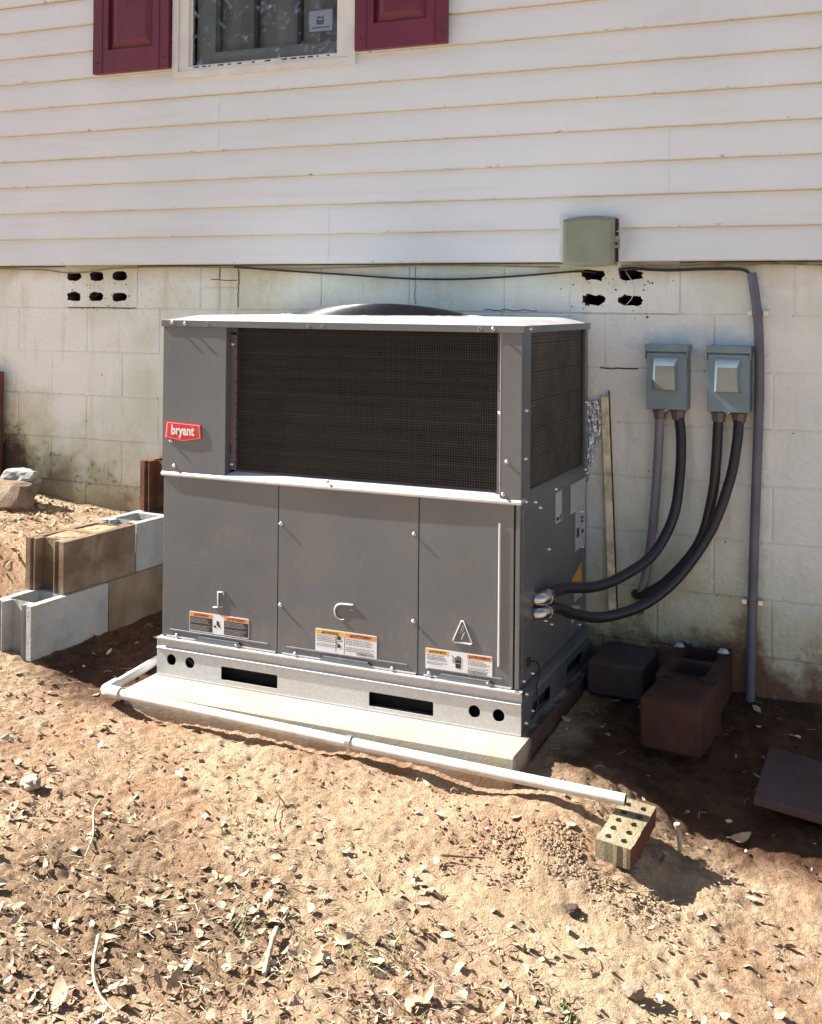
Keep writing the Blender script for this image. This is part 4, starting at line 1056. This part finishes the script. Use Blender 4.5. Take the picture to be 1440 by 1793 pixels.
# cored brick under the pipe end
b = MB(); w, l, h = .098, .225, .058
holes = [circ(sx * .022, -l / 2 + .028 + i * .042, .0105, 10) for i in range(5) for sx in (-1, 1)]
ext = [(-w / 2, -l / 2), (w / 2, -l / 2), (w / 2, l / 2), (-w / 2, l / 2)]
T = Matrix(((1, 0, 0, 0), (0, 0, 1, 0), (0, -1, 0, h), (0, 0, 0, 1)))
b.plate(jag(ext), holes, h, 'brick', T=T)
me_i = b.mat('brick_red')
o = b.obj('cored_brick')
for p in o.data.polygons:
    if p.normal.x > .6 and abs(p.center.x) > .04: p.material_index = me_i
o.location = (1.348, -1.095, -.115); o.rotation_euler = (.12, .07, -.10)
tag(o, 'buff ten hole brick propping the open end of the white pipe', 'brick')

# left edge: red board, flat stones
b = MB(); b.box((-.24, -.03, 0), (0, 0, .62), 'red_board', .004); o = b.obj('red_board'); o.location = (-1.895, -.03, .40); o.rotation_euler = (0, .012, 0)
tag(o, 'weathered red board standing at the left edge against the foundation', 'board')
def rock(name, label, loc, s, m, seed, cat='stone', rot=0):
    import bmesh
    bm = bmesh.new(); bmesh.ops.create_icosphere(bm, subdivisions=3, radius=1)
    for v in bm.verts:
        n = noise.fractal(v.co * 1.3 + Vector((seed, 0, 0)), .9, 2, 3); k = 1 + n * .35
        c = v.co * k; c.z = max(-.55, min(.6, c.z)); v.co = Vector((c.x * s[0], c.y * s[1], c.z * s[2]))
    me = bpy.data.meshes.new(name); bm.to_mesh(me); bm.free(); me.materials.append(M[m])
    o = bpy.data.objects.new(name, me); COL.objects.link(o); o.location = loc; o.rotation_euler = (0, 0, rot); return tag(o, label, cat)
rock('stone', 'large flat brown stone at the left edge on the upper soil', (-1.70, -.25, .485), (.19, .13, .10), 'stone', 3)
rock('stone', 'smaller pale stone leaning behind the large flat brown one', (-1.66, -.17, .555), (.10, .06, .05), 'cmu_grey', 9)
rock('stone', 'fist sized stone half buried beside the bottom course block', (-1.02, -1.16, .11), (.075, .06, .05), 'stone', 5)

# ------------------------------------------------------------------ litter on the ground
rnd = random.Random(11)
def leaf_mesh(i, m):
    r = random.Random(i); l = r.uniform(.015, .029); w = l * r.uniform(.28, .46); b = MB(); V = []; n = 6
    curl = r.uniform(-.5, .9); fold = r.uniform(.1, .5); bend = r.uniform(-.3, .3)
    for k in range(n + 1):
        t = k / n; x = (t - .5) * 2 * l; hw = w * max(0, math.sin(math.pi * min(1, t * .94 + .03))) ** .75
        zc = curl * l * (2 * t - 1) ** 2 * .55; yc = bend * l * (2 * t - 1) ** 2
        V += [(x, yc - hw, zc + fold * hw + r.uniform(-.0015, .0015)), (x, yc, zc), (x, yc + hw, zc + fold * hw + r.uniform(-.0015, .0015))]
    V = [(x, y, z + .0012) for x, y, z in V]
    for k in range(n): a = k * 3; b.add([], [], m) ; 
    o = len(b.v); b.add(V, [(k * 3, k * 3 + 3, k * 3 + 4, k * 3 + 1) for k in range(n)] + [(k * 3 + 1, k * 3 + 4, k * 3 + 5, k * 3 + 2) for k in range(n)], m, True)
    b.tube([(l * .95, bend * l, curl * l * .55), (l * 1.35, bend * l * 1.3, curl * l * .7 + .001)], .0007, m, 3)
    return b
protoL = []
def ok(x, y):
    if -.43 < x < 1.03 and y > -1.10: return False
    if -1.08 < x < -.74 and y > -1.08: return False
    if y > -.02: return False
    if 1.24 < x < 1.5 and y > -.7: return False
    if 1.26 < x < 1.42 and -1.26 < y < -.98: return False
    return True
def dens(x, y):
    d = np.clip((-1.5 - y) / .5, 0, 1) ** 1.3 + .04
    d *= .35 + .65 * max(0, noise.noise((x * 1.4, y * 1.8, 7)) + .45)
    if x < -.9 and y > -1.0: d = .30
    if x > 1.05 and y > -.95: d = .07
    return d
proto = {}
for k in range(10):
    proto[k] = leaf_mesh(100 + k, 'leaf' if k < 7 else ('leaf_green' if k < 9 else 'leaf_yellow'))
made = {}; cnt = 0; tries = 0
lab = {'leaf': ('curled tan dry leaf lying on the dirt', 'dry tan leaves scattered over the dirt'), 'leaf_green': ('faded green leaf lying on dirt among dry leaves', 'faded green leaves scattered over the dirt'),
       'leaf_yellow': ('yellow leaf lying on the dirt among dry leaves', 'yellow leaves on the dirt')}
while cnt < 285 and tries < 20000:
    tries += 1; y = rnd.uniform(-2.55, -.1); x = rnd.uniform(-1.6, 2.15)
    if not ok(x, y) or rnd.random() > dens(x, y): continue
    k = rnd.choice([0, 1, 2, 3, 4, 5, 6, 0, 1, 2, 3, 4, 5, 6, 0, 1, 2, 3, 7, 8]); 
    if k not in made: o = proto[k].obj('leaf'); made[k] = o
    else: o = made[k].copy(); COL.objects.link(o)
    e = .02; gx_ = (gh(x + e, y) - gh(x - e, y)) / (2 * e); gy_ = (gh(x, y + e) - gh(x, y - e)) / (2 * e)
    o.location = (x, y, gh(x, y) + .007); s = rnd.uniform(.7, 1.35); o.scale = (s, s, s)
    q = Vector((-gx_, -gy_, 1)).to_track_quat('Z', 'Y').to_matrix() @ Matrix.Rotation(rnd.uniform(0, 6.28), 3, 'Z') @ Matrix.Rotation(rnd.gauss(0, .30), 3, 'X') @ Matrix.Rotation(rnd.gauss(0, .25), 3, 'Y')
    o.rotation_euler = q.to_euler()
    mt = 'leaf' if k < 7 else 'leaf_green'
    tag(o, lab[mt][0], 'leaf', lab[mt][1]); cnt += 1
o = proto[9].obj('leaf'); o.location = (-.38, -2.02, gh(-.38, -2.02) + .012); o.scale = (1.4, 1.4, 1.4); o.rotation_euler = (.1, -.2, .6); tag(o, 'single yellow leaf near the bottom left of the dirt', 'leaf')
# many small fragments, one object
def scatter(n, fn, name, label, cat, pts_ok=None, dpow=1., base=.1, region=(-1.7, 2.2, -2.6, -.05)):
    b = MB(); c = 0; xs, ys = [], []
    while c < n:
        x = rnd.uniform(region[0], region[1]); y = rnd.uniform(region[2], region[3])
        if not ok(x, y): continue
        if x > 1.05 and y > -.95 and rnd.random() > .22: continue
        if rnd.random() > base + (1 - base) * min(1, dens(x, y) * dpow): continue
        xs.append(x); ys.append(y); c += 1
    zs = base_h(np.array(xs), np.array(ys))
    for x, y, z in zip(xs, ys, zs): fn(b, x, y, z)
    return tag(b.obj(name), label, cat, kind='stuff')
def frag(b, x, y, z):
    s = rnd.choice([rnd.uniform(.003, .010), rnd.uniform(.006, .020)]); R_ = Matrix.Translation((x, y, z + rnd.uniform(.004, .010))) @ Matrix.Rotation(rnd.uniform(0, 6.28), 4, 'Z') @ Matrix.Rotation(rnd.gauss(0, .4), 4, 'X') @ Matrix.Rotation(rnd.gauss(0, .4), 4, 'Y')
    w = rnd.uniform(.25, .7) * s; c = rnd.uniform(-.3, .5) * s
    b.add([(-s, 0, c), (-s * .3, -w, 0), (s * .5, -w * .8, 0), (s, 0, c), (s * .3, w, 0), (-s * .4, w * .9, .0)], [(0, 1, 2, 5), (2, 3, 4, 5)], 'litter', T=R_)
scatter(7000, frag, 'leaf_litter', 'crumbled bits of dry leaf covering the dirt', 'leaf litter', dpow=1.6, base=.06)
def straw(b, x, y, z):
    l = rnd.uniform(.012, .06); a = rnd.gauss(.5, .8); dz = rnd.uniform(-.002, .010); k = rnd.uniform(-.25, .25) * l
    p0 = Vector((x, y, z + .006)); p2 = p0 + Vector((math.cos(a) * l, math.sin(a) * l, 0)); p1 = (p0 + p2) / 2 + Vector((-math.sin(a) * k, math.cos(a) * k, abs(dz)))
    b.tube([p0, p1, p2], rnd.uniform(.0006, .0013), 'twig' if rnd.random() < .7 else 'twig_dark', 3, cap=False)
scatter(3800, straw, 'straw', 'fine straw and twiglets strewn over the dirt', 'straw', dpow=1.6, base=.10)
ICO = None
def clod(b, x, y, z):
    s = rnd.choice([.0016, .0018, .0022, .0025, .003, .0045, .006]) * rnd.uniform(.8, 1.2); n = 6
    V = [(0, 0, s * rnd.uniform(.6, 1))] + [(s * rnd.uniform(.7, 1.3) * math.cos(a), s * rnd.uniform(.7, 1.3) * math.sin(a), s * rnd.uniform(-.1, .4)) for a in np.linspace(0, 6.28, n, endpoint=False)] + [(0, 0, -s)]
    b.add(V, [(0, 1 + i, 1 + (i + 1) % n) for i in range(n)] + [(n + 1, 1 + (i + 1) % n, 1 + i) for i in range(n)], 'dirt', T=Matrix.Translation((x, y, z + .0025)))
scatter(7000, clod, 'dirt_clods', 'small crumbs of reddish dirt on the ground', 'dirt', dpow=.5, base=.45)
def clod2(b, x, y, z): clod(b, x, y, z); clod(b, x + rnd.gauss(0, .012), y + rnd.gauss(0, .012), z)
def loose():
    b = MB()
    for _ in range(2600):
        x, y = rnd.gauss(1.22, .13), rnd.gauss(-1.27, .075)
        if not ok(x, y) or y > -1.1 and x < 1.2: continue
        clod(b, x, y, gh(x, y))
    tag(b.obj('loose_soil'), 'loose crumbly soil heaped round the buff brick', 'soil', kind='stuff')
loose()
def tuft(b, x, y, z):
    for _ in range(rnd.randint(2, 5)):
        a = rnd.uniform(0, 6.28); l = rnd.uniform(.012, .04); p = Vector((x + rnd.gauss(0, .01), y + rnd.gauss(0, .01), z + .003)); w = .0016
        t_ = p + Vector((math.cos(a) * l * .7, math.sin(a) * l * .7, l * .55)); n_ = Vector((-math.sin(a) * w, math.cos(a) * w, 0))
        b.add([p - n_, p + n_, t_], [(0, 1, 2)], 'grass')
def sg():
    b = MB(); c = 0
    for (cx_, cy_, n_, s_) in ((.95, -1.83, 40, .05), (.62, -1.9, 25, .04), (.45, -1.55, 14, .06), (.3, -1.45, 14, .07), (1.05, -2.1, 30, .05), (-.1, -1.45, 10, .05), (1.5, -2.0, 12, .08), (1.35, -1.75, 20, .03), (-1.15, -.95, 25, .06)):
        for _ in range(n_):
            x, y = cx_ + rnd.gauss(0, s_), cy_ + rnd.gauss(0, s_); tuft(b, x, y, gh(x, y))
    tag(b.obj('grass'), 'sparse little tufts of green grass', 'grass', kind='stuff')
sg()
def stick(label, pts, r, m, cat='stick', name='stick', taper=.6):
    P = [(x, y, gh(x, y) + dz) for x, y, dz in pts]; o = Vector(P[0]); S_ = spline([Vector(p) - o for p in P], 6); b = MB()
    n = len(S_); b.tube(S_, r, m, 7, radii=[r * (1 - (1 - taper) * i / n) * (1 + .15 * math.sin(i * 1.9)) for i in range(n)]); ob = b.obj(name); ob.location = o; return tag(ob, label, cat)
stick('thick bleached root curving across dirt at the bottom left', [(.37, -2.11, .018), (.42, -2.19, .014), (.48, -2.245, .014), (.55, -2.27, .01)], .0045, 'twig')
stick('pale forked twig at far left of the dirt', [(-.02, -1.62, .012), (.02, -1.70, .014), (.10, -1.80, .012), (.14, -1.88, .01)], .003, 'twig')
stick('short dark stick lying left of the brick', [(.93, -1.42, .008), (.99, -1.40, .010), (1.04, -1.385, .012)], .0035, 'twig_dark')
stick('long thin straw stem in the middle of the dirt', [(.72, -1.55, .01), (.83, -1.62, .012), (.92, -1.70, .01)], .0015, 'twig')
stick('dark bent twig in the middle dirt', [(.38, -1.36, .012), (.44, -1.42, .02), (.47, -1.50, .012), (.50, -1.54, .01)], .002, 'twig_dark')
stick('flat white splinter of wood standing out in the leaf litter', [(.70, -1.88, .012), (.72, -1.94, .016), (.75, -2.02, .012)], .007, 'twig', 'wood splinter', 'wood_splinter', .8)
stick('little pale twig lying in the shadow beside the brick', [(1.49, -1.18, .012), (1.50, -1.22, .016), (1.485, -1.26, .012)], .0022, 'twig')
b = MB(); b.tube([(0, 0, -.02), (.001, .001, .025), (-.001, .0, .060)], .009, 'twig', 9, radii=[.006, .007, .009]); o = b.obj('peg'); o.location = (1.475, -.99, gh(1.44, -1.0) + .015); o.rotation_euler = (.1, -.1, 0)
tag(o, 'short pale wooden peg poking from the dirt right of the brick', 'peg')
rock('stone', 'rounded pale pebble in the leaves at the left', (-.22, -1.68, gh(-.22, -1.68) + .015), (.032, .026, .024), 'twig', 2)
rock('stone', 'dark grey pebble below the brick', (1.29, -1.44, gh(1.29, -1.44) + .012), (.018, .015, .013), 'slab_dark', 6)
rock('stone', 'knobbly brown clod of clay at the lower right', (1.48, -1.62, gh(1.48, -1.62) + .014), (.024, .02, .02), 'stone', 8)

# ------------------------------------------------------------------ trees behind the viewer, mirrored in the window
def tree(label, x, y, h, seed):
    r = random.Random(seed); z0 = -.3; t = thing('tree', label, 'tree', (x, y, z0), 0)
    b = MB(); top = Vector((r.uniform(-.4, .4), r.uniform(-.4, .4), h * .8)); tr = spline([(0, 0, 0), (.1, .05, h * .3), (.0, .2, h * .55), tuple(top)], 6)
    b.tube(tr, .2, 'bark', 9, radii=[.22 - .18 * i / len(tr) for i in range(len(tr))]); ends = []
    for i in range(30):
        s = tr[int(len(tr) * r.uniform(.12, .95))]; a = r.uniform(0, 6.28); l = h * r.uniform(.18, .34)
        e = s + Vector((math.cos(a) * l, math.sin(a) * l, l * r.uniform(.3, .8))); mdl = (s + e) / 2 + Vector((0, 0, -.08 * l))
        b.tube([s, mdl, e], .05, 'bark', 5, radii=[.06, .04, .015]); ends += [e, mdl]
    b.obj('trunk', t); b = MB()
    for e in ends + [top]:
        for _ in range(110):
            p = e + Vector((r.gauss(0, .55), r.gauss(0, .55), r.gauss(0, .42))); s = r.uniform(.08, .16)
            n = Vector((r.gauss(0, 1), r.gauss(0, 1), r.gauss(0, 1) + .6)).normalized(); a = n.orthogonal().normalized(); c = n.cross(a)
            b.add([p - a * s, p - c * s * .5, p + a * s, p + c * s * .5], [(0, 1, 2, 3)], 'foliage')
    o = b.obj('crown', t)
tree('leafy yard tree behind the viewer, mirrored in the window glass', -9.5, -15.5, 9.5, 1)
tree('second leafy yard tree behind the viewer, right of the first', -5.0, -18, 10.5, 2)
tree('broad yard tree behind the viewer, farthest left', -13.5, -13.5, 9, 3)
